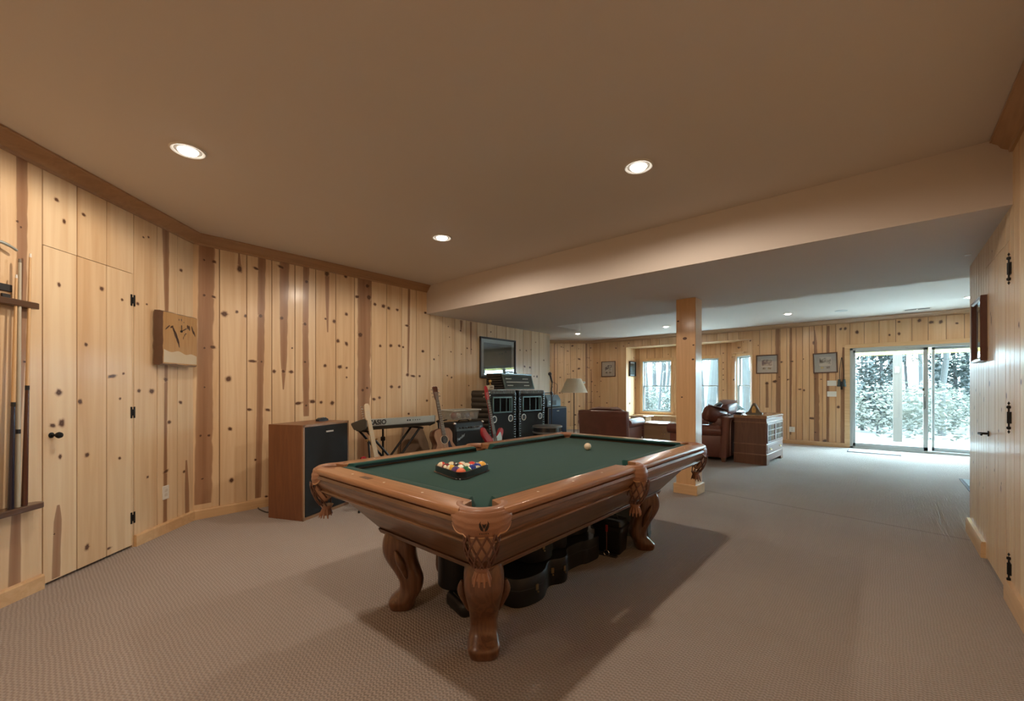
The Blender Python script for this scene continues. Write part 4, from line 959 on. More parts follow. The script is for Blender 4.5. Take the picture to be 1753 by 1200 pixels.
for (u0, u1) in ((kL - .012, kL), (kR, kR + .012)):
    kprism('end_cheek', [(-.002, .05), (-.002, .13), (.02, .132), (.12, .12), (.32, .07), (.32, .05), (.26, .0), (.10, -.005), (.0, .03)], u0, u1, KDK)
for i in range(52):
    pass
bm = BM(); b2(bm, kL + .03, kR - .03, .17, .305, .088, .096); obj('keys', bm, WHITE, kd)
text('lettering', 'CASIO', .073, Matrix.Translation((kL + .125, -.006, .089)), BLACK, kd, .001, sx=1.05, bold=.002)
for i in range(6):
    bm = BM(); x = kR - .40 + i * .032 + (0 if i < 2 else .012); cyl(bm, (x, -.007, .092), (x, -.003, .092), .010 if i < 2 else .006, n=12); obj('jack', bm, BLACK, kd)
ks_ = thing('keyboard_stand', 'black crossed keyboard stand under the electric piano', 'stand', (KX + .0, 2.28, 0), R(90))
kc = (kL + kR) / 2 - .06
for y in (.06, .24):
    bm = BM(); tube(bm, [(kc - .34, y, .03), (kc + .34, y, .785)], .014, 8); obj('cross_bar', bm, BLKM, ks_)
    bm = BM(); tube(bm, [(kc + .34, y + .03, .03), (kc - .34, y + .03, .785)], .014, 8); obj('cross_bar', bm, BLKM, ks_)
for x in (-.34, .34):
    bm = BM(); tube(bm, [(kc + x, .0, .787), (kc + x, .32, .787)], .012, 8); obj('rest_arm', bm, BLKM, ks_)
    bm = BM(); tube(bm, [(kc + x, -.05, .015), (kc + x, .36, .015)], .013, 8); obj('foot_bar', bm, BLKM, ks_)

def G_outline(kind):
    if kind == 'acoustic': h = [(0, 0), (.10, .0), (.175, .045), (.2, .12), (.188, .19), (.145, .26), (.122, .31), (.138, .38), (.140, .43), (.10, .485), (0, .50)]; h2 = h
    elif kind == 'strat':
        h = [(0, .0), (.09, .005), (.155, .06), (.16, .13), (.12, .21), (.115, .27), (.15, .33), (.155, .37), (.12, .385), (.08, .34), (.05, .30), (.03, .29)]
        h2 = [(0, .0), (.10, .01), (.16, .07), (.155, .14), (.115, .21), (.12, .28), (.16, .36), (.155, .43), (.12, .44), (.09, .38), (.05, .32), (.03, .29)]
    R_ = [(v.x, v.y) for v in smooth_pts([(a, b, 0) for a, b in h], 4)]; L_ = [(-v.x, v.y) for v in smooth_pts([(a, b, 0) for a, b in h2], 4)]
    return R_ + L_[::-1][:-1] if kind != 'acoustic' else R_[:-1] + L_[::-1][:-1]
def guitar(name, label, kind, head, ref, Ltot, refd, nrm, mats, pegs=6, sc=1.0):
    """head: world point of headstock tip; ref: another point on the neck line; Ltot total length"""
    up = (head - ref).normalized(); org = head - up * Ltot; M = frameM(org, up, nrm)
    t = thing(name, label, 'guitar', mat=M)
    body, top, neckm, boardm, guard = mats
    o = [(x * sc, z * sc) for x, z in G_outline(kind)]; dp = .105 if kind == 'acoustic' else .044
    neck0 = (.50 if kind == 'acoustic' else .30) * sc; hs = .175 * (1.1 if pegs == 4 else 1); nut = Ltot - hs
    bm = BM(); loft(bm, [[Vector((x * k, y, (z - .2) * k + .2)) for x, z in o] for k, y in ((.98, -.001), (1, .006), (1, dp - .006), (.98, dp))]); bmesh.ops.recalc_face_normals(bm, faces=bm.faces); bo = obj('body', bm, body, t, smooth=50)
    bm = BM(); loft(bm, [[Vector((x * .965, y, (z - .2) * .965 + .2)) for x, z in o] for y in (-.004, .001)]); bmesh.ops.recalc_face_normals(bm, faces=bm.faces); obj('top_face', bm, top, bo, smooth=50)
    if kind == 'acoustic':
        bm = BM(); lathe(bm, [(.050, 0), (.050, -.001), (.001, -.001)], (0, 0, 0), 28, M=Matrix.Translation((0, -.0045, .345)) @ Matrix.Rotation(R(90), 4, 'X') @ Matrix.Rotation(R(180), 4, 'X')); obj('sound_hole', bm, BLACK, bo)
        bm = BM(); n = 28
        for i in range(n): pass
        tube(bm, [(.054 * math.cos(2 * math.pi * i / n), -.0055, .345 + .054 * math.sin(2 * math.pi * i / n)) for i in range(n + 1)], .004, 6); obj('rosette', bm, mat('rosette_cream', (.5, .42, .3), .4), bo)
        bm = BM(); b2(bm, -.08, .08, -.014, -.004, .145, .172); obj('bridge', bm, mat('bridge_dark', (.05, .03, .02), .5), bo, bevel=.003); bm = BM(); b2(bm, -.04, .04, -.017, -.013, .158, .163); obj('saddle', bm, WHITE, bo)
        bm = BM(); prism(bm, [(.045, .30), (.075, .33), (.085, .27), (.11, .21), (.075, .20), (.04, .25)], -.0055, -.0042, I4); obj('pickguard', bm, guard, bo, smooth=0)
    else:
        bm = BM(); pg_ = [(-.03, .30), (.03, .30), (.075, .33), (.10, .34), (.105, .27), (.085, .21), (.10, .13), (.06, .11), (.01, .13), (-.02, .2)]; pg_ = [(v.x * sc, v.y * sc) for v in smooth_pts([(a, b, 0) for a, b in pg_ + pg_[:1]], 4)[:-1]]; prism(bm, pg_, -.008, -.004, I4); obj('pickguard', bm, guard, bo, smooth=0)
        for z in (.14, .19, .245)[: (3 if pegs == 6 else 2)]:
            bm = BM(); prism(bm, rrect(-.04, .04, z * sc - .009, z * sc + .009, .008, 3), -.013, -.008, I4); obj('pickup', bm, WHITE if pegs == 6 else BLACK, bo)
        bm = BM(); b2(bm, -.04, .04, -.018, -.006, .07 * sc, .10 * sc); obj('bridge', bm, CHROME, bo, bevel=.002)
    wn, wb = .021, .028
    bm = BM(); loft(bm, [[Vector((x, y, z)) for x, y in ((-w_, -.012 if kind != 'acoustic' else -.010), (w_, -.012 if kind != 'acoustic' else -.010), (w_ * .9, .004), (w_ * .5, .013), (-w_ * .5, .013), (-w_ * .9, .004))] for w_, z in ((wb, neck0 - .06), (wn, nut))]); bmesh.ops.recalc_face_normals(bm, faces=bm.faces); ne = obj('neck', bm, neckm, t, smooth=50)
    bm = BM(); f0 = neck0 - (.06 if kind != 'acoustic' else .10); loft(bm, [[Vector((x, y, z)) for x, y in ((-w_, -.017), (w_, -.017), (w_, -.010), (-w_, -.010))] for w_, z in ((wb, f0), (wn, nut))]); bmesh.ops.recalc_face_normals(bm, faces=bm.faces); fb = obj('fretboard', bm, boardm, ne, smooth=0)
    sl_ = (nut - .15 * sc)
    for i in range(1, 20):
        z = nut - sl_ * (1 - 2 ** (-i / 12))
        if z < f0 + .01: break
        bm = BM(); w_ = wn + (wb - wn) * (nut - z) / (nut - f0); b2(bm, -w_, w_, -.0185, -.0165, z - .0012, z + .0012); obj('fret', bm, SILVER, ne, smooth=0)
    if kind == 'strat' and pegs == 6: hd = [(-.021, nut), (.021, nut), (.030, nut + .02), (.026, nut + .035), (.034, nut + .10), (.040, nut + .15), (.028, nut + .178), (.0, nut + .180), (-.018, nut + .165), (-.022, nut + .14), (-.034, nut + .035), (-.030, nut + .01)]
    elif kind == 'strat': hd = [(-.021, nut), (.021, nut), (.034, nut + .04), (.030, nut + .16), (.012, nut + .19), (-.012, nut + .185), (-.030, nut + .05)]
    else: hd = [(-.021, nut), (.021, nut), (.030, nut + .03), (.036, nut + .165), (.012, nut + .175), (0, nut + .168), (-.012, nut + .175), (-.036, nut + .165), (-.030, nut + .03)]
    bm = BM(); prism(bm, hd, -.010, .006, I4); bmesh.ops.recalc_face_normals(bm, faces=bm.faces); he = obj('headstock', bm, neckm if kind != 'acoustic' else body, t, bevel=.002)
    for i in range(pegs):
        bm = BM()
        if kind == 'acoustic' or pegs == 4: s = -1 if i < pegs / 2 else 1; k = i % (pegs // 2); z = nut + .045 + k * .045
        else: s = -1; k = i; z = nut + .028 + k * .0245
        x0 = s * .026; cyl(bm, (x0, 0, z), (x0 + s * .022, 0, z), .003, n=6); lathe(bm, [(.001, -.008), (.009, -.004), (.009, .004), (.001, .008)], (x0 + s * .028, 0, z), 8); obj('tuning_peg', bm, CHROME, he)
    for i in range(pegs):
        x = (i - (pegs - 1) / 2) * (.0095 if pegs == 6 else .011); bm = BM(); tube(bm, [(x * 1.2, -.02, .155 * sc), (x * .8, -.0195, nut), (x * .8, -.012, nut + .1)], .0006, 4); obj('string', bm, SILVER, t)
    return t, M
CREAMG = mat('pickguard_white', (.62, .66, .62), .3); REDG = mat('red_lacquer', (.34, .02, .03), .2, coat=.8); BURST = wood('sunburst_top', (.33, .19, .11), (.24, .13, .08), 2, .3, 10, .6); DKMAH = mat('dark_mahogany', (.085, .032, .018), .3, coat=.5)
MAPLE2 = mat('pale_maple', (.62, .50, .34), .35, coat=.4)
ROSE = wood('rosewood', (.09, .05, .03), (.05, .028, .017), 2, .5, 20)
h_ = on_x(625.5, 692, -4.16); r_2 = on_x(643.5, 785, -4.02)
guitar('electric_guitar', 'electric guitar with a pale maple neck standing beside the walnut loudspeaker', 'strat', h_, r_2, .98, 0, (1, .05, .2), (REDG, REDG, MAPLE2, MAPLE2, CREAMG))
h_ = on_x(743.5, 661.5, -4.30); r_2 = on_x(762.3, 762, -4.14)
guitar('acoustic_guitar', 'acoustic guitar with a sunburst front on a stand at the end of the electric piano', 'acoustic', h_, r_2, 1.03, 0, (1, -.08, .22), (DKMAH, BURST, ROSE, ROSE, mat('dark_pickguard', (.02, .025, .05), .25)))
h_ = on_x(830, 660, -4.02); r_2 = on_x(845, 742, -3.94)
guitar('bass_guitar', 'red bass guitar with a white pickguard leaning in front of the tall amplifier cabinets', 'strat', h_, r_2, 1.06, 0, (1, -.1, .2), (REDG, REDG, REDG, ROSE, mat('pale_guard', (.50, .66, .66), .25)), pegs=4, sc=1.18)
def gstand(label, x, y, z1, ang, yoke=True):
    t = thing('guitar_stand', label, 'guitar stand', (x, y, 0), ang)
    bm = BM(); tube(bm, [(-.02, 0, .08), (-.10, 0, z1)], .011, 10); obj('upright', bm, BLKM, t)
    for a in (180, 62, -62):
        bm = BM(); d = Vector((math.cos(R(a)), math.sin(R(a)), 0)); tube(bm, smooth_pts([Vector((-.03, 0, .26)) + d * .01, Vector((-.03, 0, .12)) + d * .10, d * .27 + Vector((0, 0, .012))], 5), .010, 8); obj('stand_leg', bm, BLKM, t)
    for s in (-1, 1):
        bm = BM(); tube(bm, smooth_pts([(-.03, 0, .30), (.02, s * .07, .29), (.10, s * .085, .285), (.12, s * .085, .32)], 4), .008, 8); obj('cradle_arm', bm, BLKM, t)
        if yoke: bm = BM(); tube(bm, smooth_pts([(-.10, 0, z1 - .01), (-.09, s * .035, z1), (-.04, s * .055, z1 + .012), (.0, s * .055, z1 + .02)], 4), .009, 8); obj('yoke_arm', bm, mat('yoke_foam', (.42, .26, .11), .8) if yoke == 2 else BLKM, t)
    return t
gstand('black stand with tan yoke arms holding the pale-necked electric guitar', -4.13, 2.44, .70, 0, 2)
gstand('black stand holding the sunburst acoustic guitar', -4.25, 3.50, .84, 0, 1)
gstand('black stand holding the red bass guitar', -4.05, 4.36, .62, 0, 1)
# slim black floor stand behind the piano
fs = thing('microphone_stand', 'folded black stand behind the electric piano', 'microphone stand', (-4.62, 2.86, 0))
bm = BM(); tube(bm, [(0, 0, .10), (0, 0, .80)], .012, 8); obj('pole', bm, BLKM, fs)
bm = BM(); lathe(bm, [(.012, 0), (.028, .01), (.028, .05), (.012, .06)], (0, 0, .62), 12); obj('clutch', bm, BLACK, fs)
for a in (20, 140, 260):
    bm = BM(); d = Vector((math.cos(R(a)), math.sin(R(a)), 0)); tube(bm, [Vector((0, 0, .42)) + d * .015, d * .20 + Vector((0, 0, .01))], .009, 8); obj('stand_leg', bm, BLKM, fs)
# tan padded case leaning on the wall
tc_ = thing('padded_case', 'tan padded case leaning against the pine wall behind the acoustic guitar', 'case', mat=frameM((-4.76, 3.44, 0.0), (-.18, 0, 1), (1, 0, .18)))
pc_ = [(-.22, 0), (.22, 0), (.24, .12), (.20, .5), (.10, .82), (-.02, .86), (-.12, .78), (-.22, .5), (-.25, .12)]
TANC = mat('tan_canvas', (.24, .165, .11), .8, bump=.3, bscale=200)
bm = BM(); loft(bm, [[Vector((x * k, y, z * k + (1 - k) * .4)) for x, z in pc_] for k, y in ((.9, -.13), (1, -.11), (1, -.02), (.95, 0))]); bmesh.ops.recalc_face_normals(bm, faces=bm.faces); obj('case_shell', bm, TANC, tc_, bevel=.01, seg=3)
bm = BM(); tube(bm, [(x * 1.0, -.065, z) for x, z in pc_ + pc_[:1]], .006, 6); obj('zip', bm, BLACK, tc_)

# small practice amp and plastic tub on it
am = thing('guitar_amplifier', 'black guitar amplifier with a silver script logo behind the acoustic guitar', 'amplifier', (-4.32, 3.76, 0), R(90))
AW = .54; bm = BM(); b2(bm, 0, AW, .012, .27, .02, .80); obj('cabinet', bm, TOLEX, am, bevel=.012, seg=3)
bm = BM(); b2(bm, .03, AW - .03, .0, .014, .04, .68); obj('grille', bm, GRILLE, am, bevel=.004)
bm = BM(); loft(bm, [[Vector((u, y, z)) for y, z in ((.0, .69), (.02, .775), (.03, .775), (.03, .69))] for u in (.03, AW - .03)]); bmesh.ops.recalc_face_normals(bm, faces=bm.faces); obj('control_panel', bm, mat('amp_panel', (.04, .05, .05), .3), am)
for i in range(8):
    bm = BM(); x = .09 + i * .052; cyl(bm, (x, .012, .73), (x, -.012, .727), .011, .009, n=12); obj('knob', bm, BLACK if i < 5 else CHROME, am)
for x in (.01, AW - .01):
    for z in (.03, .79):
        bm = BM(); bmesh.ops.create_uvsphere(bm, u_segments=12, v_segments=8, radius=.022, matrix=Matrix.Translation((x, .02, z))); obj('corner_cap', bm, CHROME, am)
bm = BM(); tube(bm, smooth_pts([(.17, .13, .80), (.20, .13, .825), (.34, .13, .825), (.37, .13, .80)], 4), .008); obj('handle', bm, BLACK, am)
text('logo', 'Fender', .055, Matrix.Translation((.10, -.002, .60)) @ Matrix.Rotation(R(-28), 4, 'Y'), SILVER, am, .002, shear=.35, bold=.001)
for x in (.05, AW - .05): bm = BM(); cyl(bm, (x, .05, 0), (x, .05, .02), .018, n=12); obj('foot', bm, BLACK, am)
for x in (.05, AW - .05): bm = BM(); cyl(bm, (x, .22, 0), (x, .22, .02), .018, n=12); obj('foot', bm, BLACK, am)
CLEARP = glass_mat('clear_plastic', (.80, .82, .80))
_n = CLEARP.node_tree.nodes; _l = CLEARP.node_tree.links; _o = _n['Material Output']; _src = _o.inputs[0].links[0].from_socket
_d = _n.new('ShaderNodeBsdfDiffuse'); _d.inputs[0].default_value = (.62, .60, .56, 1); _m = _n.new('ShaderNodeMixShader'); _m.inputs[0].default_value = .22; _l.new(_src, _m.inputs[1]); _l.new(_d.outputs[0], _m.inputs[2]); _l.new(_m.outputs[0], _o.inputs[0])
tb = thing('plastic_tub', 'clear plastic tub of odds and ends on top of the black amplifier', 'tub', (-4.48, 4.00, .835), R(90))
bm = BM(); rr = lambda w_, d_, z: [Vector((x, y, z)) for x, y in rrect(-w_, w_, -d_, d_, .03, 3)]
loft(bm, [rr(.225, .13, .003), rr(.245, .145, .125), rr(.255, .155, .125), rr(.255, .155, .132), rr(.241, .141, .130), rr(.221, .126, .006)]); bmesh.ops.recalc_face_normals(bm, faces=bm.faces); obj('tub_body', bm, CLEARP, tb)
bm = BM(); b2(bm, -.255, .255, -.155, -.148, .122, .138); b2(bm, -.255, .255, .148, .155, .122, .138); b2(bm, -.255, -.248, -.155, .155, .122, .138); b2(bm, .248, .255, -.155, .155, .122, .138); obj('tub_rim', bm, mat('frosted_rim', (.55, .55, .50), .4), tb, bevel=.003)
cols_ = [(.35, .06, .05), (.5, .45, .38), (.06, .06, .07), (.12, .14, .22), (.45, .3, .2), (.6, .58, .5), (.2, .06, .06)]
rq = random.Random(5)
tbz = .841
junkm = [mat('odds_%s' % n_, c) for n_, c in zip(('red', 'beige', 'black', 'blue', 'brown', 'white', 'maroon'), cols_)]
for i in range(7):
    bm = BM(); s = (rq.uniform(.03, .04), rq.uniform(.03, .045), rq.uniform(.03, .05)); bmesh.ops.create_icosphere(bm, subdivisions=2, radius=1, matrix=Matrix.Diagonal((*s, 1)))
    for v in bm.verts: v.co += Vector((rq.uniform(-1, 1), rq.uniform(-1, 1), rq.uniform(-1, 1))) * .004
    q = obj('packed_item', bm, junkm[i % 7]); q.location = (-4.43 - .10 * (i // 5), 4.00 - .17 + .085 * (i % 5) + .05 * (i // 5), tbz + .05); q.rotation_euler = (0, 0, rq.uniform(0, 3))
    tag(q, ('small %s bit of gear packed in the clear tub on the amplifier' % ('dark red', 'beige', 'black', 'blue', 'brown', 'white', 'maroon')[i % 7]), 'gear')

# tuck-and-roll amplifier cabinets
PAD = mat('padded_vinyl', (.011, .012, .012), .28, coat=.5); PADG = mat('padded_vinyl_sheen', (.055, .075, .068), .22, coat=.8)
def wavy(bm, O, U, V, N, nw, amp, k=6):
    O, U, V, N = map(Vector, (O, U, V, N)); cnt = nw * k; rings = []
    for i in range(cnt + 1):
        f = i / cnt; h = amp * abs(math.sin(math.pi * f * nw)) ** .7 + .002; P = O + U * f
        rings.append([P, P + N * h, P + V + N * h, P + V])
    loft(bm, rings); bmesh.ops.recalc_face_normals(bm, faces=bm.faces); return bm
def kustom(label, y0, wd, X, dp, H):
    t = thing('amplifier_cabinet', label, 'amplifier cabinet', (X, y0, 0), R(90))
    bm = BM(); b2(bm, .01, wd - .01, .03, dp - .01, .03, H - .01); obj('cabinet', bm, PAD, t)
    obj('side_padding', wavy(BM(), (.012, .01, .04), (0, 0, H - .06), (0, dp - .03, 0), (-1, 0, 0), 15, .018), PAD, t, smooth=60)
    obj('side_padding', wavy(BM(), (wd - .012, .01, .04), (0, 0, H - .06), (0, dp - .03, 0), (1, 0, 0), 15, .018), PAD, t, smooth=60)
    obj('top_padding', wavy(BM(), (.02, .03, H - .012), (wd - .04, 0, 0), (0, dp - .04, 0), (0, 0, 1), 9, .012), PAD, t, smooth=60)
    b = .045
    for (O, U, V, n) in (((.0, .03, H - .05), (wd, 0, 0), (0, 0, .05), 14), ((.0, .03, .03), (0, 0, H - .08), (b, 0, 0), 30), ((wd - b, .03, .03), (0, 0, H - .08), (b, 0, 0), 30)):
        obj('front_roll', wavy(BM(), O, U, V, (0, -1, 0), n, .022, 4), PADG, t, smooth=60)
    bm = BM(); b2(bm, b, wd - b, .018, .032, .03, H - .05); obj('baffle', bm, GRILLE, t)
    x0, x1, z0, z1 = b + .03, wd - b - .05, H - .34, H - .095
    bm = BM()
    for q in ((x0, x1, z1 - .022, z1), (x0, x1, z0, z0 + .018), (x0, x0 + .018, z0, z1), (x1 - .018, x1, z0, z1)): b2(bm, q[0], q[1], -.004, .018, q[2], q[3])
    obj('horn_frame', bm, SILVER_D, t, bevel=.003)
    bm = BM(); b2(bm, x0 + .018, x1 - .018, .012, .0178, z0 + .018, z1 - .022); ho = obj('horn_mouth', bm, HORNB, t)
    for f in (.38, .7, .88): bm = BM(); xx = x0 + (x1 - x0) * f; b2(bm, xx - .004, xx + .004, .0, .012, z0 + .018, z1 - .022); obj('horn_vane', bm, SILVER_D, t)
    for x in (b + .07, wd - b - .075):
        bm = BM(); tube(bm, [(x + .047 * math.cos(2 * math.pi * i / 28), .010, H - .43 + .047 * math.sin(2 * math.pi * i / 28)) for i in range(29)], .007, 8); po = obj('port_ring', bm, mat('port_ring_white', (.62, .64, .60), .35), t)
        bm = BM(); cyl(bm, (x, .017, H - .43), (x, .012, H - .43), .044, n=28); obj('port_hole', bm, BLACK, po)
    return t
SILVER_D = mat('dull_silver', (.10, .14, .125), .4, metal=.4)
HORNB = mat('horn_black', (.006, .006, .006), .9, spec=.1)
kustom('left one of two tall black padded amplifier cabinets, behind the red bass guitar', 4.445, .60, -4.35, .40, 1.235)
kustom('right one of two tall black padded amplifier cabinets, behind the drum', 5.13, .66, -4.35, .40, 1.235)
hd_ = thing('padded_amplifier', 'black padded amplifier head with rows of white knobs on the two tall cabinets', 'amplifier', (-4.38, 4.80, 1.252), R(90))
HW = .74; prf = [(.0, 0), (.07, .235), (.40, .235), (.40, 0)]
bm = BM(); loft(bm, [[Vector((u, y, z)) for y, z in prf] for u in (.02, HW - .02)]); bmesh.ops.recalc_face_normals(bm, faces=bm.faces); obj('cabinet', bm, PAD, hd_)
for (u, s) in ((.02, -1), (HW - .02, 1)):
    bm = BM()
    for k in range(6):
        z = .02 + k * .038; tube(bm, [(u, .015 + z * .3, z), (u, .39, z)], .019, 10); obj('side_roll', bm, PAD, hd_, smooth=60); bm = BM()
    bm.free()
obj('top_roll', wavy(BM(), (.0, .05, .232), (HW, 0, 0), (0, .35, 0), (0, 0, 1), 12, .016), PAD, hd_, smooth=60)
sl = Vector((0, .07, .235)).normalized(); nn = Vector((0, -.235, .07)).normalized()
def hp(u, v, o=0): return Vector((u, 0, 0)) + sl * v + nn * o
bm = BM(); 
def slab(bm, u0, u1, v0, v1, o0, o1): loft(bm, [[hp(u0, v0, o), hp(u1, v0, o), hp(u1, v1, o), hp(u0, v1, o)] for o in (o0, o1)])
for q in ((.01, HW - .01, .0, .022), (.01, HW - .01, .215, .245), (.01, .035, .02, .22), (HW - .035, HW - .01, .02, .22)): slab(bm, *q, .0, .016)
bmesh.ops.recalc_face_normals(bm, faces=bm.faces); obj('panel_frame', bm, SILVER_D, hd_, bevel=.003)
bm = BM(); slab(bm, .035, HW - .035, .022, .215, 0, .004); bmesh.ops.recalc_face_normals(bm, faces=bm.faces); obj('control_panel', bm, mat('head_panel', (.035, .05, .045), .3), hd_)
KNM = mat('knob_white', (.6, .66, .62), .35)
for (v, us) in ((.17, [.09, .125, .16, .195, .50, .535, .57, .605]), (.115, [.09 + .0275 * i for i in range(20)]), (.06, [.10, .135, .17, .205, .50, .535, .57, .605])):
    for u in us: bm = BM(); cyl(bm, hp(u, v, .004), hp(u, v, .016), .009, .007, n=10); obj('knob', bm, KNM, hd_)
bm = BM(); tube(bm, smooth_pts([(.22, .2, .25), (.26, .2, .275), (.48, .2, .275), (.52, .2, .25)], 4), .010); obj('handle', bm, BLACK, hd_)
cb_ = thing('cream_box', 'small cream box on the left padded cabinet beside the amplifier head', 'box', (-4.42, 4.56, 1.25), R(90))
bm = BM(); b2(bm, -.055, .055, 0, .07, 0, .062); obj('box_body', bm, mat('cream_card', (.5, .42, .3), .6), cb_, bevel=.004); bm = BM(); b2(bm, -.03, .03, -.001, 0, .02, .045); obj('box_label', bm, mat('box_print', (.25, .17, .1), .5), cb_)
tr = thing('brass_trophy', 'little brass ornament on the small cream box', 'ornament', (-4.45, 4.565, 1.312))
bm = BM(); lathe(bm, [(.022, 0), (.024, .006), (.010, .014), (.007, .03), (.020, .045), (.026, .06), (.022, .078), (.008, .088), (.001, .094)], (0, 0, 0), 18); obj('ornament_body', bm, BRASS, tr, smooth=60); bm = BM(); lathe(bm, [(.026, 0), (.026, .005), (.001, .005)], (0, 0, 0), 18); obj('base', bm, DTAN, tr)

# blue amplifier + blue mixer on it
bl = thing('guitar_amplifier', 'dark blue amplifier with a light piped edge under the blue mixer', 'amplifier', (-4.56, 6.17, 0), R(90))
BLUC = mat('blue_grille', (.030, .055, .105), .8, bump=.4, bscale=900); BW = .60
bm = BM(); b2(bm, 0, BW, .012, .32, .02, .925); obj('cabinet', bm, TOLEX, bl, bevel=.008); bm = BM(); b2(bm, .02, BW - .02, .0, .014, .04, .895); obj('grille', bm, BLUC, bl, bevel=.003)
bm = BM(); tube(bm, [(.012, .004, .04), (.012, .004, .905), (BW - .012, .004, .905), (BW - .012, .004, .04)], .007, 6); obj('piping', bm, mat('silver_piping', (.42, .44, .42), .4), bl)
bm = BM(); b2(bm, .26, .34, -.003, 0, .845, .862); obj('badge', bm, CHROME, bl)
mxr = thing('mixing_desk', 'blue-grey mixer with a black meter on top of the dark blue amplifier', 'mixer', (-4.60, 6.20, .928), R(90))
BG = mat('mixer_blue', (.10, .17, .22), .4)
bm = BM(); loft(bm, [[Vector((u, y, z)) for y, z in ((.0, 0), (.0, .13), (.06, .22), (.25, .22), (.25, 0))] for u in (.0, .42)]); bmesh.ops.recalc_face_normals(bm, faces=bm.faces); obj('housing', bm, BG, mxr, bevel=.006)
bm = BM(); b2(bm, .15, .27, -.004, 0, .03, .12); obj('meter', bm, BLACK, mxr); bm = BM(); tube(bm, smooth_pts([(.05, .15, .215), (.06, .15, .25), (.36, .15, .25), (.37, .15, .215)], 4), .008); obj('handle', bm, BLACK, mxr)
for i in range(4): bm = BM(); cyl(bm, (.05 + .025 * (i % 2), 0, .05 + .05 * (i // 2)), (.05 + .025 * (i % 2), -.012, .05 + .05 * (i // 2)), .009, n=10); obj('knob', bm, SILVER, mxr)
# floor tom
dr = thing('drum', 'black round drum with grey hoops standing in front of the right padded cabinet', 'drum', (-3.80, 5.12, 0))
bm = BM(); lathe(bm, [(.001, .10), (.21, .10), (.21, .71), (.001, .71)], (0, 0, 0), 40); obj('shell', bm, mat('drum_shell', (.012, .013, .015), .25, coat=.6), dr, smooth=50)
for z in (.685, .60, .11):
    bm = BM(); lathe(bm, [(.212, 0), (.222, .004), (.222, .022), (.212, .026)], (0, 0, z), 40); obj('hoop', bm, mat('hoop_grey', (.16, .17, .17), .35, metal=.4), dr, smooth=50)
bm = BM(); lathe(bm, [(.209, .711), (.205, .716), (.001, .716)], (0, 0, 0), 40); obj('drum_head', bm, mat('drum_head', (.07, .075, .075), .5), dr, smooth=50)
for k in range(3):
    a = R(90 + 120 * k); bm = BM(); d = Vector((math.cos(a), math.sin(a), 0)); tube(bm, [d * .225 + Vector((0, 0, .45)), d * .225 + Vector((0, 0, .04)), d * .25 + Vector((0, 0, .008))], .008, 8); obj('drum_leg', bm, CHROME, dr)
# microphone on stand
ms = thing('microphone_stand', 'black microphone stand with a boom beside the dark blue amplifier', 'microphone stand', (-4.02, 5.53, 0))
bm = BM(); tube(bm, [(0, 0, .02), (0, 0, 1.28)], .009, 8); obj('pole', bm, BLKM, ms)
bm = BM(); lathe(bm, [(.12, 0), (.12, .012), (.03, .03), (.001, .03)], (0, 0, 0), 28); obj('base', bm, BLKM, ms)
bm = BM(); lathe(bm, [(.010, 0), (.022, .01), (.022, .05), (.010, .06)], (0, 0, 1.16), 12); obj('clutch', bm, BLACK, ms)
bm = BM(); tube(bm, [(-.05, .06, 1.15), (.0, .0, 1.25), (.02, -.01, 1.36)], .007, 8); obj('boom', bm, BLKM, ms)
bm = BM(); tube(bm, smooth_pts([(.01, .02, 1.37), (.04, .10, 1.32), (.03, .09, 1.2), (.01, .02, 1.12), (.0, .01, .8)], 6), .003, 6); obj('cable', bm, BLACK, ms)
mi = thing('microphone', 'black round-headed microphone clipped on the boom of the stand', 'microphone', (-4.00, 5.52, 1.36))
dv = Vector((.35, -.55, .8)).normalized() * -1; P0 = Vector((0, 0, .0)); P1 = Vector((.0, -.055, .12))
bm = BM(); cyl(bm, P0, P1, .011, .017, 14); obj('mic_body', bm, BLACK, mi); bm = BM(); bmesh.ops.create_uvsphere(bm, u_segments=16, v_segments=12, radius=.029, matrix=Matrix.Translation(P1 + (P1 - P0).normalized() * .018)); obj('mic_head', bm, mat('mic_mesh', (.05, .05, .05), .5, metal=.4), mi)

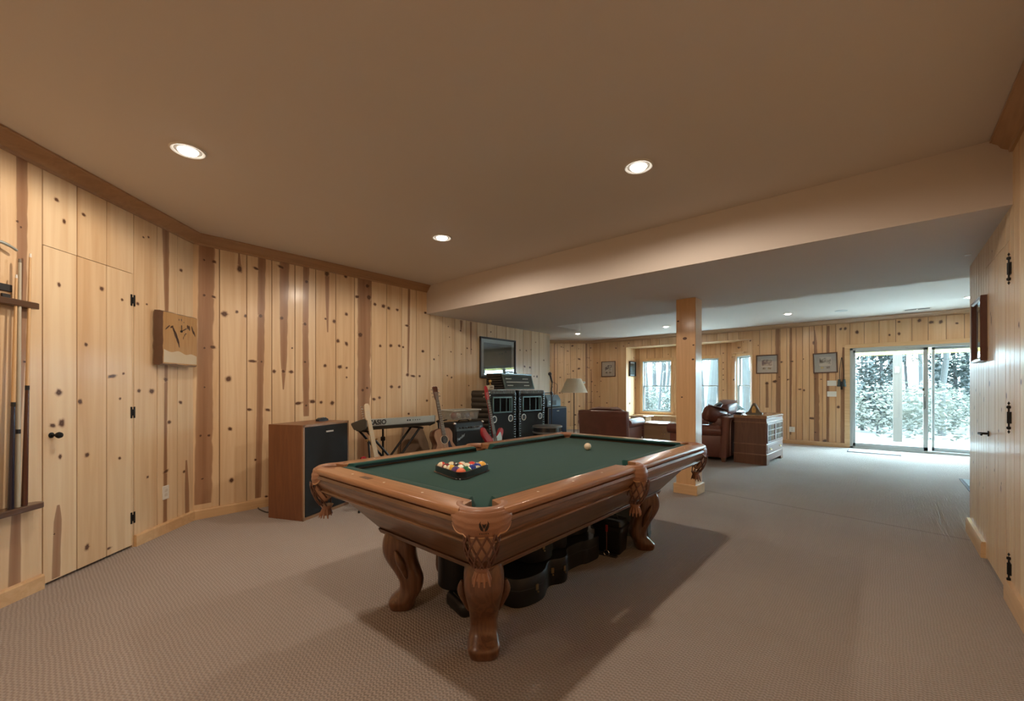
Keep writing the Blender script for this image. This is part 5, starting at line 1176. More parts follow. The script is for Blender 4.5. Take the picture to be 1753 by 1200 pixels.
# ------------------------------------------------------------------ framed pictures
def picture(label, O, adeg, u0, u1, z0, z1, fm, matc, kind, fw=.025, dp=.03, name='framed_picture', off=0.0, tilt=0):
    t = thing(name, label, 'picture', (O[0] + math.cos(R(adeg)) * (u0 + u1) / 2, O[1] + math.sin(R(adeg)) * (u0 + u1) / 2, (z0 + z1) / 2), R(adeg))
    if tilt: t.rotation_euler = (0, R(tilt), R(adeg))
    W, H = (u1 - u0) / 2, (z1 - z0) / 2
    bm = BM()
    ys = lambda e, y: [Vector((-W + e, y, -H + e)), Vector((W - e, y, -H + e)), Vector((W - e, y, H - e)), Vector((-W + e, y, H - e))]
    loft(bm, [ys(0, -.001), ys(0, -dp + .004), ys(.004, -dp), ys(fw * .6, -dp + .002), ys(fw, -dp + .010), ys(fw, -.001), ys(0, -.001)], cap=False); bmesh.ops.recalc_face_normals(bm, faces=bm.faces); obj('frame', bm, fm, t, smooth=20)
    bm = BM(); b2(bm, -W + fw, W - fw, -.008, -.003, -H + fw, H - fw); obj('mat_board', bm, matc, t, smooth=0)
    iw, ih = (W - fw), (H - fw)
    def patch(nm, x0, x1, z0_, z1_, m, y=-.0095):
        bm = BM(); b2(bm, x0 * iw, x1 * iw, y, -.0078, z0_ * ih, z1_ * ih); return obj(nm, bm, m, t, smooth=0)
    if kind == 'print':
        patch('print_border', -.56, .56, -.30, .62, mat('print_border', (.62, .6, .56), .6), -.0085)
        patch('print', -.52, .52, -.22, .56, PR[0]); patch('stamp', -.42, -.14, -.62, -.40, PR[1]); patch('stamp', .10, .42, -.62, -.40, PR[2])
    elif kind == 'big':
        patch('print', -.84, .84, -.86, .80, mat('dusk_print', (.035, .06, .055), .6, var=.6, vscale=3))
        patch('print_band', -.84, .84, .55, .80, mat('dusk_sky', (.07, .10, .10), .6))
    bm = BM(); b2(bm, -W + fw, W - fw, -.016, -.0145, -H + fw, H - fw); obj('glass', bm, PGLASS, t, smooth=0)
    return t
PR = None
def scene_mat(name, c1, c2, sc, thr=.5):
    m, n, l, p = nt(name); tc = n.new('ShaderNodeTexCoord'); a = n.new('ShaderNodeTexNoise'); a.inputs['Scale'].default_value = sc; a.inputs['Detail'].default_value = 5
    r = n.new('ShaderNodeValToRGB'); r.color_ramp.elements[0].position = thr - .06; r.color_ramp.elements[1].position = thr + .06; r.color_ramp.elements[0].color = (*c1, 1); r.color_ramp.elements[1].color = (*c2, 1)
    l.new(tc.outputs['Object'], a.inputs[0]); l.new(a.outputs[0], r.inputs[0]); l.new(r.outputs[0], p.inputs['Base Color']); p.inputs['Roughness'].default_value = .6; return m
DW = mat('walnut_frame', (.12, .06, .035), .4); BF = mat('black_frame', (.02, .018, .016), .35); GM = mat('grey_mat', (.42, .43, .42), .8)
PR = [scene_mat('print_a', (.10, .09, .11), (.5, .48, .42), 14), scene_mat('stamp_a', (.06, .06, .06), (.25, .24, .22), 30), scene_mat('stamp_b', (.3, .26, .18), (.15, .14, .12), 30)]
a0 = on_x(820.5, 577, -5.0); a1 = on_x(881, 585, -5.0)
picture('large dark-framed picture reflecting the windows above the padded amplifier head', BO, 90, a0.y - 1.04, a1.y - 1.04, 1.44, 2.12, BF, mat('slate_mat', (.30, .34, .34), .8), 'big', .028, .035)
def px_pic(label, fn, O, adeg, L_, T_, R2, B_, **k):
    a = fn(L_, (T_ + B_) / 2); b = fn(R2, (T_ + B_) / 2); zt = fn((L_ + R2) / 2, T_)[1]; zb2 = fn((L_ + R2) / 2, B_)[1]; return picture(label, O, adeg, a[0], b[0], zb2, zt, **k)
px_pic('small brown-framed print nearest the corner, left of the alcove', fl, FO, 0, 1030, 618.5, 1054, 645, fm=DW, matc=mat('cream_mat', (.5, .45, .38), .8), kind='print', fw=.022)
PR = [scene_mat('print_b', (.12, .10, .14), (.42, .38, .32), 10), scene_mat('stamp_c', (.12, .11, .10), (.25, .24, .22), 30), scene_mat('stamp_d', (.33, .30, .22), (.2, .18, .12), 30)]
px_pic('walnut-framed print with two stamps, just right of the alcove', fl, FO, 0, 1294.5, 607.5, 1332, 639.5, fm=DW, matc=GM, kind='print', fw=.022)
PR = [scene_mat('print_c', (.05, .06, .06), (.55, .55, .50), 7, .47), scene_mat('stamp_e', (.5, .42, .2), (.4, .35, .25), 20), scene_mat('stamp_f', (.12, .12, .12), (.22, .22, .22), 30)]
px_pic('slightly tilted brown-framed print left of the hanging binoculars', fl, FO, 0, 1392, 604, 1434, 638.5, fm=DW, matc=GM, kind='print', fw=.022, tilt=-1.5)
picture('narrow-looking framed picture on the side wall of the window alcove', (-5.705, FY), 90, .17, .56, 1.63, 2.07, BF, mat('pale_mat', (.55, .6, .58), .8), 'big', .018, .05)
f1 = rt_(1662, 560); f2 = rt_(1690, 560)
picture('dark red-brown framed picture jutting from the right pine wall', RO, -90, .40, .86, 1.47, 1.955, mat('mahogany_frame', (.09, .03, .02), .3, coat=.5), mat('ivory_mat', (.5, .5, .45), .8), 'big', .03, .036)

# hanging binoculars
bn = fl(1441, 655); hb = thing('binoculars', 'dark binoculars hanging on a black strap left of the sliding glass door', 'binoculars', (FO[0] + bn[0], FY, bn[1]))
bm = BM(); tube(bm, smooth_pts([(-.03, -.02, .05), (-.035, -.01, .25), (-.005, -.012, .52), (.0, -.012, .53), (.005, -.012, .52), (.035, -.01, .25), (.03, -.02, .05)], 4), .006, 6); obj('strap', bm, BLACK, hb)
BNM = mat('binocular_rubber', (.035, .055, .055), .45)
for s in (-1, 1):
    bm = BM(); lathe(bm, [(.001, -.085), (.034, -.085), (.036, -.06), (.028, -.03), (.030, .0), (.024, .05), (.022, .07), (.001, .07)], (s * .042, -.045, 0), 16); obj('barrel', bm, BNM, hb, smooth=50)
bm = BM(); b2(bm, -.03, .03, -.06, -.02, -.03, .02); b2(bm, -.018, .018, -.055, -.03, -.15, -.03); obj('bridge', bm, BLACK, hb, bevel=.006)
bm = BM(); cyl(bm, (0, 0, .53), (0, -.025, .53), .005, n=8); obj('nail', bm, IRON, hb)

# ------------------------------------------------------------------ floor lamp
fl_ = thing('floor_lamp', 'floor lamp with a beige pleated shade beside the leather armchair', 'floor lamp', (-5.33, 8.20, 0))
bm = BM(); lathe(bm, [(.14, 0), (.14, .012), (.06, .03), (.015, .045), (.001, .045)], (0, 0, 0), 32); obj('base', bm, mat('dark_bronze', (.04, .03, .025), .35, metal=.7), fl_, smooth=50)
bm = BM(); tube(bm, [(0, 0, .03), (0, 0, 1.30)], .011, 10); obj('pole', bm, mat('bronze_pole', (.05, .035, .025), .35, metal=.7), fl_)
SHD = mat('pleated_linen', (.86, .77, .62), .8)
bm = BM(); n = 120; rings = []
for r0, z in ((.305, 1.170), (.158, 1.49), (.155, 1.487), (.300, 1.172)):
    rings.append([Vector(((r0 + (.0035 if i % 2 else 0)) * math.cos(2 * math.pi * i / n), (r0 + (.0035 if i % 2 else 0)) * math.sin(2 * math.pi * i / n), z)) for i in range(n)])
rings.append(rings[0]); loft(bm, rings, cap=False); bmesh.ops.recalc_face_normals(bm, faces=bm.faces); obj('lamp_shade', bm, SHD, fl_, smooth=0)
bm = BM(); tube(bm, smooth_pts([(0, 0, 1.25), (.08, 0, 1.3), (.085, 0, 1.42), (0, 0, 1.49)], 5), .003, 6); obj('harp', bm, BRASS, fl_); bm = BM(); lathe(bm, [(.004, 0), (.009, .008), (.005, .022), (.001, .028)], (0, 0, 1.49), 10); obj('finial', bm, BRASS, fl_)
bm = BM(); bmesh.ops.create_uvsphere(bm, u_segments=14, v_segments=10, radius=.03, matrix=Matrix.Translation((0, 0, 1.33))); obj('bulb', bm, WHITE, fl_)

# ------------------------------------------------------------------ leather furniture
def cushion(bm, x0, x1, y0, y1, z0, z1, r=.05, puff=.02):
    k = []
    for z, e in ((z0, r), (z0 + r * .35, r * .25), (z0 + r, 0), (z1 - r, 0), (z1 - r * .35, r * .25), (z1 + puff * .4, r), (z1 + puff, r * 3)):
        k.append([Vector((x, y, z)) for x, y in rrect(x0 + e, x1 - e, y0 + e, y1 - e, min(r, (x1 - x0) / 3), 4)])
    return loft(bm, k)
def puffbox(name, bnd, m, parent, r=.05, puff=.02, rot=None):
    x0, x1, y0, y1, z0, z1 = bnd; cx, cy, cz = (x0 + x1) / 2, (y0 + y1) / 2, (z0 + z1) / 2
    bm = BM(); cushion(bm, x0 - cx, x1 - cx, y0 - cy, y1 - cy, z0 - cz, z1 - cz, r, puff); bmesh.ops.recalc_face_normals(bm, faces=bm.faces)
    o = obj(name, bm, m, parent, smooth=70); o.location = (cx, cy, cz)
    if rot: o.rotation_euler = rot
    return o
def armroll(parent, x, s, y0, y1, z, r):
    """rolled arm running along y"""
    bm = BM(); rings = []
    N = 8
    for i in range(N + 1):
        y = y0 + (y1 - y0) * i / N; k = 1 - .10 * (abs(2 * i / N - 1) ** 6)
        ring = []
        for a in range(20):
            t = 2 * math.pi * a / 20; rx = r * (1.0) * k; rz = r * k * .88; xx = rx * math.cos(t); zz = rz * math.sin(t); ring.append(Vector((x + xx, y, z + zz)))
        rings.append(ring)
    loft(bm, rings); bmesh.ops.recalc_face_normals(bm, faces=bm.faces); return obj('arm_roll', bm, LEATH, parent, smooth=70)
def sofa(name, label, cat, loc, rz, W, D, Hb, seats=1):
    """local: faces -y... front at y=0, back at y=D, x across"""
    t = thing(name, label, cat, loc, rz); ar = .11
    puffbox('seat_base', (-W / 2 + .10, W / 2 - .10, .04, D - .08, .08, .30), LEATH, t, .03, .005)
    for s in (-1, 1):
        x = s * (W / 2 - .135); puffbox('arm_panel', (x - .07, x + .07, .03, D - .12, .07, .50), LEATH, t, .03, .0)
        armroll(t, s * (W / 2 - .115), s, .0, D - .12, .53, .115)
    sw = (W - .42) / seats
    for i in range(seats):
        x0 = -W / 2 + .21 + i * sw; puffbox('seat_cushion', (x0 + .004, x0 + sw - .004, .0, D - .26, .30, .44), LEATH, t, .05, .03)
        puffbox('back_cushion', (x0 + .004, x0 + sw - .004, D - .34, D - .12, .42, Hb + .02), LEATH, t, .07, .03, (R(-8), 0, 0))
    bm = BM(); loft(bm, [[Vector((x, y, z)) for x, y in rrect(-W / 2 + .06, W / 2 - .06, D - .16 + dy, D - .02 + dy, .05, 4)] for z, dy in ((.08, -.03), (.45, .0), (Hb - .06, .03), (Hb - .015, .03))] + [[Vector((x, y, Hb)) for x, y in rrect(-W / 2 + .10, W / 2 - .10, D - .10, D - .02, .03, 4)]])
    bmesh.ops.recalc_face_normals(bm, faces=bm.faces); obj('backrest', bm, LEATH, t, smooth=60)
    bm = BM(); pts = [(-W / 2 + .075, D + .012, .12), (-W / 2 + .075, D + .02, Hb - .09), (-W / 2 + .10, D + .02, Hb - .05), (W / 2 - .10, D + .02, Hb - .05), (W / 2 - .075, D + .02, Hb - .09), (W / 2 - .075, D + .012, .12)]
    tube(bm, pts, .006, 6); obj('piping', bm, LEATH, t)
    for sx in (-1, 1):
        for y in (.08, D - .10): bm = BM(); x = sx * (W / 2 - .12); loft(bm, [[Vector((x + a, y + b, z)) for a, b in ((-w_, -w_), (w_, -w_), (w_, w_), (-w_, w_))] for w_, z in ((.028, 0), (.04, .085))]); obj('foot', bm, MAHOG, t, bevel=.004)
    return t
# armchair seen from behind: its back faces the camera side
sofa('leather_armchair', 'brown leather armchair seen from behind, next to the floor lamp', 'armchair', (-4.60, 8.93, 0), R(180) + R(6), 1.24, .95, .80)
# sofa facing the left, its near arm toward the pool table
s1_ = sofa('leather_sofa', 'brown leather sofa behind the wooden post, with a throw and pillow on its back', 'sofa', (-3.04, 8.80, 0), R(-90), 2.05, 1.05, .78, seats=2)
puffbox('loose_pillow', (-.25, .25, -.09, .09, -.14, .14), LEATH, None, .07, .02)
pl = bpy.data.objects['loose_pillow']; pl.location = (-2.28, 8.04, .79); pl.rotation_euler = (R(12), R(14), R(66)); tag(pl, 'brown leather pillow slumped over the near end of the sofa back', 'pillow')
p2 = puffbox('loose_pillow', (-.22, .22, -.07, .07, -.12, .12), LEATH, None, .06, .02); p2.location = (-2.14, 8.42, .90); p2.rotation_euler = (R(5), R(-10), R(80)); tag(p2, 'smaller brown leather pillow on the sofa back beside the glazed cabinet', 'pillow')
th = thing('throw_blanket', 'pale blue and white throw draped over the far part of the sofa back', 'blanket', (-2.26, 8.95, 0))
bm = BM(); rings = []
prof = smooth_pts([(-.30, 0, .56), (-.26, 0, .74), (-.20, 0, .92), (-.10, 0, .985), (0, 0, .97), (.10, 0, .92), (.19, 0, .86)], 4)
for j in range(13):
    y = -.30 + .05 * j; rings.append([Vector((p.x + .015 * math.sin(j * 1.7), y, p.z + .018 * math.sin(j * 1.3 + p.x * 9) + .012)) for p in prof] + [Vector((p.x + .015 * math.sin(j * 1.7), y, p.z + .018 * math.sin(j * 1.3 + p.x * 9))) for p in prof[::-1]])
loft(bm, rings); bmesh.ops.recalc_face_normals(bm, faces=bm.faces); obj('blanket_cloth', bm, mat('blue_white_throw', (.34, .50, .55), .9, var=.5, vscale=9), th, smooth=60)
bm = BM(); tube(bm, [Vector((p.x, -.302, p.z + .012)) for p in prof], .009, 6); obj('hem', bm, mat('hem_white', (.7, .72, .72), .9), th)
# ottoman beyond
ot = thing('leather_ottoman', 'low leather ottoman beyond the pale wooden table, under the windows', 'ottoman', (-4.15, 10.25, 0), R(3))
puffbox('seat_cushion', (-.42, .42, -.32, .32, .25, .42), LEATH, ot, .06, .03); puffbox('seat_base', (-.38, .38, -.28, .28, .08, .25), LEATH, ot, .02, 0)
for sx in (-1, 1):
    for sy in (-1, 1): bm = BM(); b2(bm, sx * .33 - .03, sx * .33 + .03, sy * .23 - .03, sy * .23 + .03, 0, .09); obj('foot', bm, MAHOG, ot)
# pale table
def tbl(name, label, loc, rz, W, D, H, m):
    t = thing(name, label, 'table', loc, rz)
    bm = BM(); loft(bm, [[Vector((x, y, z)) for x, y in rrect(-W / 2 + e, W / 2 - e, -D / 2 + e, D / 2 - e, .04, 4)] for z, e in ((H - .03, .012), (H - .02, 0), (H - .008, 0), (H, .008))]); obj('table_top', bm, m, t, smooth=50)
    bm = BM(); b2(bm, -W / 2 + .06, W / 2 - .06, -D / 2 + .06, D / 2 - .06, .08, H - .03); obj('cabinet', bm, PALEW, t, bevel=.004)
    for s in (-1, 1): bm = BM(); b2(bm, s * .005 if s > 0 else -W / 2 + .09, W / 2 - .09 if s > 0 else -.005, -D / 2 + .052, -D / 2 + .06, .12, H - .07); d_ = obj('cabinet_door', bm, PALEW, t, bevel=.003); bm = BM(); cyl(bm, (s * .03, -D / 2 + .052, H * .55), (s * .03, -D / 2 + .035, H * .55), .01, n=10); obj('knob', bm, BRASS, d_)
    for sx in (-1, 1):
        for sy in (-1, 1): bm = BM(); b2(bm, sx * (W / 2 - .09) - .035, sx * (W / 2 - .09) + .035, sy * (D / 2 - .09) - .035, sy * (D / 2 - .09) + .035, 0, .09); obj('leg', bm, PALEW, t, bevel=.003)
    return t
TT = wood('polished_top', (.36, .21, .12), (.28, .15, .08), 0, .12, 6, .8)
tbl('cabinet_table', 'pale wooden cabinet table with a shiny top behind the armchair arm', (-3.66, 9.34, 0), R(8), .95, .62, .50, TT)
tbl('side_table', 'small wooden side table at the left side of the window alcove', (-5.05, 11.10, 0), 0, .55, .5, .52, TT)

# ------------------------------------------------------------------ glazed cabinet with a mantel clock
ga = on_z(1258, 791); gb2 = on_z(1312, 797); gc2 = on_z(1337, 783); gr_ = math.atan2(gb2.y - ga.y, gb2.x - ga.x)
cbn = thing('glazed_cabinet', 'reddish wooden cabinet with lattice glass doors over a drawer, beside the sofa', 'cabinet', (gb2.x, gb2.y, 0), gr_)
CW, CD, CH = .49, 1.12, .815   # local: near side faces -y, width along -x, front faces +x
bm = BM(); loft(bm, [[Vector((x, y, z)) for y in (0,) for x, y in ((-CW, 0), (0, 0), (0, CD), (-CW, CD))] for z in (.09, CH - .05)]); obj('carcass', bm, MAHOG, cbn, bevel=.006)
bm = BM(); pr2 = [(-CW - .01, CH - .05), (.0, CH - .05), (.012, CH - .035), (.008, CH - .01), (-.02, CH), (-CW, CH)]; loft(bm, [[Vector((x, y, z)) for x, z in pr2] for y in (-.012, CD + .012)]); bmesh.ops.recalc_face_normals(bm, faces=bm.faces); obj('cabinet_top', bm, wood('mahogany_top', (.36, .19, .10), (.28, .14, .07), 1, .25, 6, .5), cbn, smooth=50)
for z in (.70, .335, .165):
    bm = BM(); b2(bm, -CW - .008, .008, -.008, CD + .008, z - .010, z + .010); obj('moulding', bm, wood('moulding_%d' % int(z * 1000), (.30, .15, .08), (.24, .11, .055), 1, .3, 6, .4), cbn, bevel=.004)
bm = BM(); loft(bm, [[Vector((x, y, z)) for y, z in ((-.004, 0), (.12, 0), (.17, .06), (CD - .17, .06), (CD - .12, 0), (CD + .004, 0), (CD + .004, .155), (-.004, .155))] for x in (-.03, .006)]); bmesh.ops.recalc_face_normals(bm, faces=bm.faces); obj('plinth', bm, MAHOG, cbn)
bm = BM(); b2(bm, -CW - .004, .0, -.004, .02, 0, .155); obj('side_plinth', bm, MAHOG, cbn)
bm = BM(); b2(bm, -CW - .004, .0, CD - .02, CD + .004, 0, .155); obj('side_plinth', bm, MAHOG, cbn)
bm = BM(); b2(bm, .0, .006, .04, CD - .04, .185, .32); dw_ = obj('drawer', bm, MAHOG, cbn, bevel=.003)
for y in (.24, CD - .24):
    bm = BM(); b2(bm, .006, .009, y - .04, y + .04, .245, .275); pl_ = obj('pull_plate', bm, mat('aged_brass', (.18, .14, .08), .4, metal=.8), dw_); bm = BM(); tube(bm, smooth_pts([(.01, y - .03, .262), (.022, y - .025, .24), (.022, y + .025, .24), (.01, y + .03, .262)], 4), .004, 6); obj('pull_handle', bm, BRASS, dw_)
for k in range(2):
    y0, y1 = .03 + k * (CD / 2 - .03), CD / 2 - .003 + k * (CD / 2 - .027)
    bm = BM()
    for q in ((y0, y0 + .03, .355, .685), (y1 - .03, y1, .355, .685), (y0, y1, .355, .385), (y0, y1, .655, .685)): b2(bm, .0, .012, q[0], q[1], q[2], q[3])
    dr_ = obj('glass_door', bm, MAHOG, cbn, bevel=.002)
    bm = BM(); b2(bm, .002, .005, y0 + .03, y1 - .03, .385, .655); obj('glass', bm, PGLASS, dr_, smooth=0)
    for i in range(1, 4): bm = BM(); y = y0 + (y1 - y0) * i / 4; b2(bm, .005, .010, y - .004, y + .004, .385, .655); obj('glazing_bar', bm, mat('pale_bar', (.34, .3, .24), .4), dr_)
    for i in range(1, 3): bm = BM(); z = .385 + .09 * i; b2(bm, .005, .010, y0 + .03, y1 - .03, z - .004, z + .004); obj('glazing_bar', bm, mat('pale_bar', (.34, .3, .24), .4), dr_)
bm = BM(); b2(bm, -.004, .0012, .06, CD - .06, .385, .655); obj('curtain_lining', bm, mat('pale_lining', (.26, .29, .28), .7), cbn)
clk = thing('mantel_clock', 'peaked dark mantel clock with a gilt centre on the glazed cabinet', 'clock', (-1.72, 8.36, CH), R(0))
s_ = [(-.13, 0), (.13, 0), (.13, .025), (.085, .05), (.06, .11), (.03, .17), (.012, .195), (-.012, .195), (-.03, .17), (-.06, .11), (-.085, .05), (-.13, .025)]
bm = BM(); loft(bm, [[Vector((x, y, z)) for x, z in s_] for y in (-.04, .04)]); bmesh.ops.recalc_face_normals(bm, faces=bm.faces); obj('clock_case', bm, mat('clock_wood', (.16, .13, .08), .3, coat=.4), clk, bevel=.006)
bm = BM(); g_ = [(-.028, .03), (.028, .03), (.032, .08), (.018, .13), (0, .15), (-.018, .13), (-.032, .08)]; loft(bm, [[Vector((x, y, z)) for x, z in g_] for y in (-.046, -.040)]); bmesh.ops.recalc_face_normals(bm, faces=bm.faces); obj('clock_face', bm, BRASS, clk)
for a in (40, 160): bm = BM(); b2(bm, -.002, .002, -.048, -.046, 0, .022); q = obj('clock_hand', bm, BLACK, clk); q.location = (0, 0, .09); q.rotation_euler = (0, R(a), 0)
pb_ = thing('remote_control', 'small dark object lying on the cabinet top beside the clock', 'gadget', (-1.93, 8.22, CH)); bm = BM(); b2(bm, -.05, .05, -.03, .03, 0, .03); obj('gadget_body', bm, BLACK, pb_, bevel=.006); bm = BM(); b2(bm, -.03, .03, -.02, .02, .03, .034); obj('button_pad', bm, CASEGREY, pb_)

# ------------------------------------------------------------------ mats
MATG = mat('door_mat_grey', (.42, .42, .42), .95, bump=.5, bscale=500); MATE = mat('mat_edge', (.10, .10, .11), .8)
dm = thing('door_mat', 'pale grey door mat in front of the sliding glass door', 'mat', (-.18, 11.02, 0), R(0))
bm = BM(); b2(bm, -.40, .40, -.24, .24, .001, .010); obj('mat_base', bm, MATE, dm); bm = BM(); b2(bm, -.385, .385, -.20, .23, .010, .014); obj('mat_pile', bm, MATG, dm)
dm = thing('floor_mat', 'pale blue-grey mat showing past the end of the right pine wall', 'mat', (1.22, 7.95, 0), R(0))
bm = BM(); b2(bm, -.45, .45, -.62, .62, .001, .010); obj('mat_base', bm, MATE, dm); bm = BM(); b2(bm, -.42, .42, -.58, .58, .010, .014); obj('mat_pile', bm, mat('blue_grey_mat', (.34, .40, .42), .95, var=.2, vscale=20), dm)

# ------------------------------------------------------------------ slab clock and cue rack on the diagonal wall
def LP(u, out, z): return Vector((LO[0] + LD[0] * u + s2 * out, LO[1] + LD[1] * u + s2 * out, z))
u1_, zt1 = lf(250, 530); u2_, zb1 = lf(323.5, 627)
cl = thing('slab_clock', 'live-edge wooden slab clock with bark sides hung beside the hinged pine door', 'clock', LP((u1_ + u2_) / 2 + .02, 0, 1.70)[:], R(135))
W_, H_ = .215, .225; rs_ = random.Random(4)
def edge_pts(w_, h_, jit):
    out = []
    for (x0, z0_, x1, z1_) in ((-w_, -h_, w_, -h_ * 1.02), (w_, -h_, w_, h_), (w_, h_, -w_, h_), (-w_, h_, -w_, -h_)):
        for i in range(9): t = i / 9; out.append((x0 + (x1 - x0) * t + rs_.uniform(-jit, jit), z0_ + (z1_ - z0_) * t + rs_.uniform(-jit, jit)))
    return out
e1 = edge_pts(W_, H_, .004)
bm = BM(); loft(bm, [[Vector((x * k, y, z * k)) for x, z in e1] for k, y in ((.97, -.005), (1.03, -.022), (1.025, -.066), (.985, -.086))]); bmesh.ops.recalc_face_normals(bm, faces=bm.faces); obj('bark_edge', bm, mat('bark', (.085, .036, .018), .3, coat=.7, bump=.6, bscale=40, var=.4, vscale=14), cl, smooth=35)
bm = BM(); loft(bm, [[Vector((x * .975, y, z * .975)) for x, z in e1] for y in (-.084, -.089)]); bmesh.ops.recalc_face_normals(bm, faces=bm.faces); obj('slab_face', bm, wood('slab_pine', (.50, .30, .13), (.40, .225, .095), 2, .14, 5, 1.0), cl, smooth=0)
DKM = mat('spalt_dark', (.07, .035, .02), .4)
bm = BM(); sp2 = smooth_pts([(-.205, -.10, 0), (-.12, -.12, 0), (-.03, -.105, 0), (.06, -.13, 0), (.13, -.12, 0), (.205, -.135, 0)], 4); pp3 = [(v.x, v.y) for v in sp2] + [(.205, -.212), (-.205, -.212)]; prism(bm, pp3, -.0896, -.0888, I4); bmesh.ops.recalc_face_normals(bm, faces=bm.faces); obj('sapwood_band', bm, mat('pale_sapwood', (.60, .50, .34), .16, coat=1), cl, smooth=0)
for (x, z, r1, r2, an) in ((-.112, .10, .009, .020, 60), (-.088, .075, .011, .030, -28), (-.065, .035, .016, .045, -28), (-.042, -.01, .014, .038, -26), (-.028, -.045, .007, .03, -14), (.085, .125, .010, .020, -10), (.105, .118, .010, .024, -10), (.15, .105, .009, .040, -22), (.175, .075, .007, .028, -22), (-.025, .175, .005, .010, 0), (.005, .178, .006, .012, 0), (.045, .045, .005, .012, 0), (.03, .02, .004, .014, 10), (.06, .06, .006, .010, 40), (.035, .16, .004, .007, 0), (-.16, .09, .006, .035, 50)):
    bm = BM(); M_ = Matrix.Translation((x, -.0895, z)) @ Matrix.Rotation(R(an), 4, 'Y'); loft(bm, [[M_ @ Vector((r1 * math.cos(2 * math.pi * i / 12), y, r2 * math.sin(2 * math.pi * i / 12))) for i in range(12)] for y in (0.0008, 0)]); bmesh.ops.recalc_face_normals(bm, faces=bm.faces); obj('dark_mark', bm, DKM, cl, smooth=0)
for (a, L) in ((0, .055), (62, .07)): bm = BM(); b2(bm, -.003, .003, -.096, -.094, -.008, L); q = obj('clock_hand', bm, BLACK, cl); q.location = (.0, 0, .075); q.rotation_euler = (0, R(a), 0)
bm = BM(); cyl(bm, (0, -.089, .075), (0, -.098, .075), .010, n=14); obj('hand_hub', bm, BLACK, cl)

ra, rz_ = lf(53, 525)   # right end of the rack
ru = ra
rk = thing('cue_rack', 'wall rack for cues at the left edge, dark slotted rail above and shelf bar below', 'cue rack', LP(ru, 0, 0)[:], R(135))
DKW = wood('dark_oak_bar', (.12, .062, .035), (.075, .038, .022), 0, .35, 10, .5)
# local x decreases toward left of view -> extends to -x
bm = BM(); loft(bm, [[Vector((x, y, z)) for x, y in ((-.62, 0), (-.02, 0), (0, -.02), (0, -.05), (-.02, -.06), (-.62, -.06))] for z in (1.752, 1.79)]); bmesh.ops.recalc_face_normals(bm, faces=bm.faces); obj('slotted_rail', bm, DKW, rk, bevel=.004)
bm = BM(); b2(bm, -.62, -.125, -.022, 0, 1.79, 1.87); obj('rail_back', bm, mat('rack_back_wood', (.40, .25, .13), .4), rk)
for x in (-.165, -.25, -.335, -.42):
    bm = BM(); b2(bm, x - .034, x + .034, -.03, -.022, 1.83, 1.872); obj('cue_clip', bm, BLACK, rk, bevel=.003)
    bm = BM(); b2(bm, x - .022, x + .022, -.034, -.022, 1.785, 1.815); obj('cue_clip', bm, BLACK, rk, bevel=.003)
bm = BM(); loft(bm, [[Vector((x, y, z)) for x, y in ((-.62, 0), (-.02, 0), (.01, -.02), (.015, -.06), (-.01, -.085), (-.62, -.085))] for z in (.53, .565)]); bmesh.ops.recalc_face_normals(bm, faces=bm.faces); obj('shelf_bar', bm, DKW, rk, bevel=.006)
def stick(label, ptop, pbot, shaft, butt, split=.46, r0=.006, r1=.0145, name='pool_cue', cat='pool cue', bit=None):
    top = lf(*ptop); bot = lf(*pbot); A = LP(top[0], .045, top[1]); B = LP(bot[0], .055, max(bot[1], .566))
    t = thing(name, label, cat, B[:]); D_ = A - B; Lk = D_.length
    P = lambda f: D_ * f
    bm = BM(); cyl(bm, P(split), P(.985), r0 + (r1 - r0) * (1 - split) * .8, r0, 12); obj('shaft', bm, shaft, t, smooth=50)
    bm = BM(); cyl(bm, P(0), P(split), r1, r0 + (r1 - r0) * (1 - split) * .8, 12); obj('butt', bm, butt, t, smooth=50)
    bm = BM(); cyl(bm, P(.985), P(1), r0, r0 * .8, 10); obj('tip', bm, bit or WHITE, t)
    bm = BM(); cyl(bm, P(split - .006), P(split + .012), r0 + (r1 - r0) * (1 - split) * .8 + .0006, n=12); obj('joint_ring', bm, BLACK, t)
    return t
stick('pool cue with a dark brown butt, rightmost in the wall rack', (38.5, 434), (25, 868), MAPLE, mat('cue_butt_brown', (.085, .028, .015), .2, coat=.8))
stick('pool cue with a pale ash-grey shaft and butt in the middle of the wall rack', (20, 443), (13, 870), mat('ash_grey', (.50, .46, .36), .35), mat('ash_grey_butt', (.46, .43, .33), .35), .3, .0075, .012, bit=mat('cue_tip_grey', (.2, .16, .12), .6))
stick('pool cue with a black and navy butt at the very left of the wall rack', (14, 470), (1, 872), MAPLE, mat('cue_butt_navy', (.014, .014, .032), .2, coat=.8), .44)
hk = lf(4, 422); ah = thing('cue_bridge', 'grey metal bridge head of a rest stick at the left edge above the cues', 'cue rest', LP(hk[0] - .02, 0, hk[1])[:], R(135))
bm = BM(); tube(bm, smooth_pts([(-.10, -.03, .0), (-.03, -.035, .014), (.02, -.04, .004), (.062, -.04, -.012)], 5), [.011] * 5 + [.010] * 5 + [.008] * 5 + [.003], 8); obj('bridge_head', bm, SILVER, ah, smooth=60)
bm = BM(); tube(bm, [(-.06, -.03, 0), (-.072, -.035, -.8), (-.08, -.045, -1.50)], [.007, .010, .013], 10); obj('shaft', bm, MAPLE, ah)

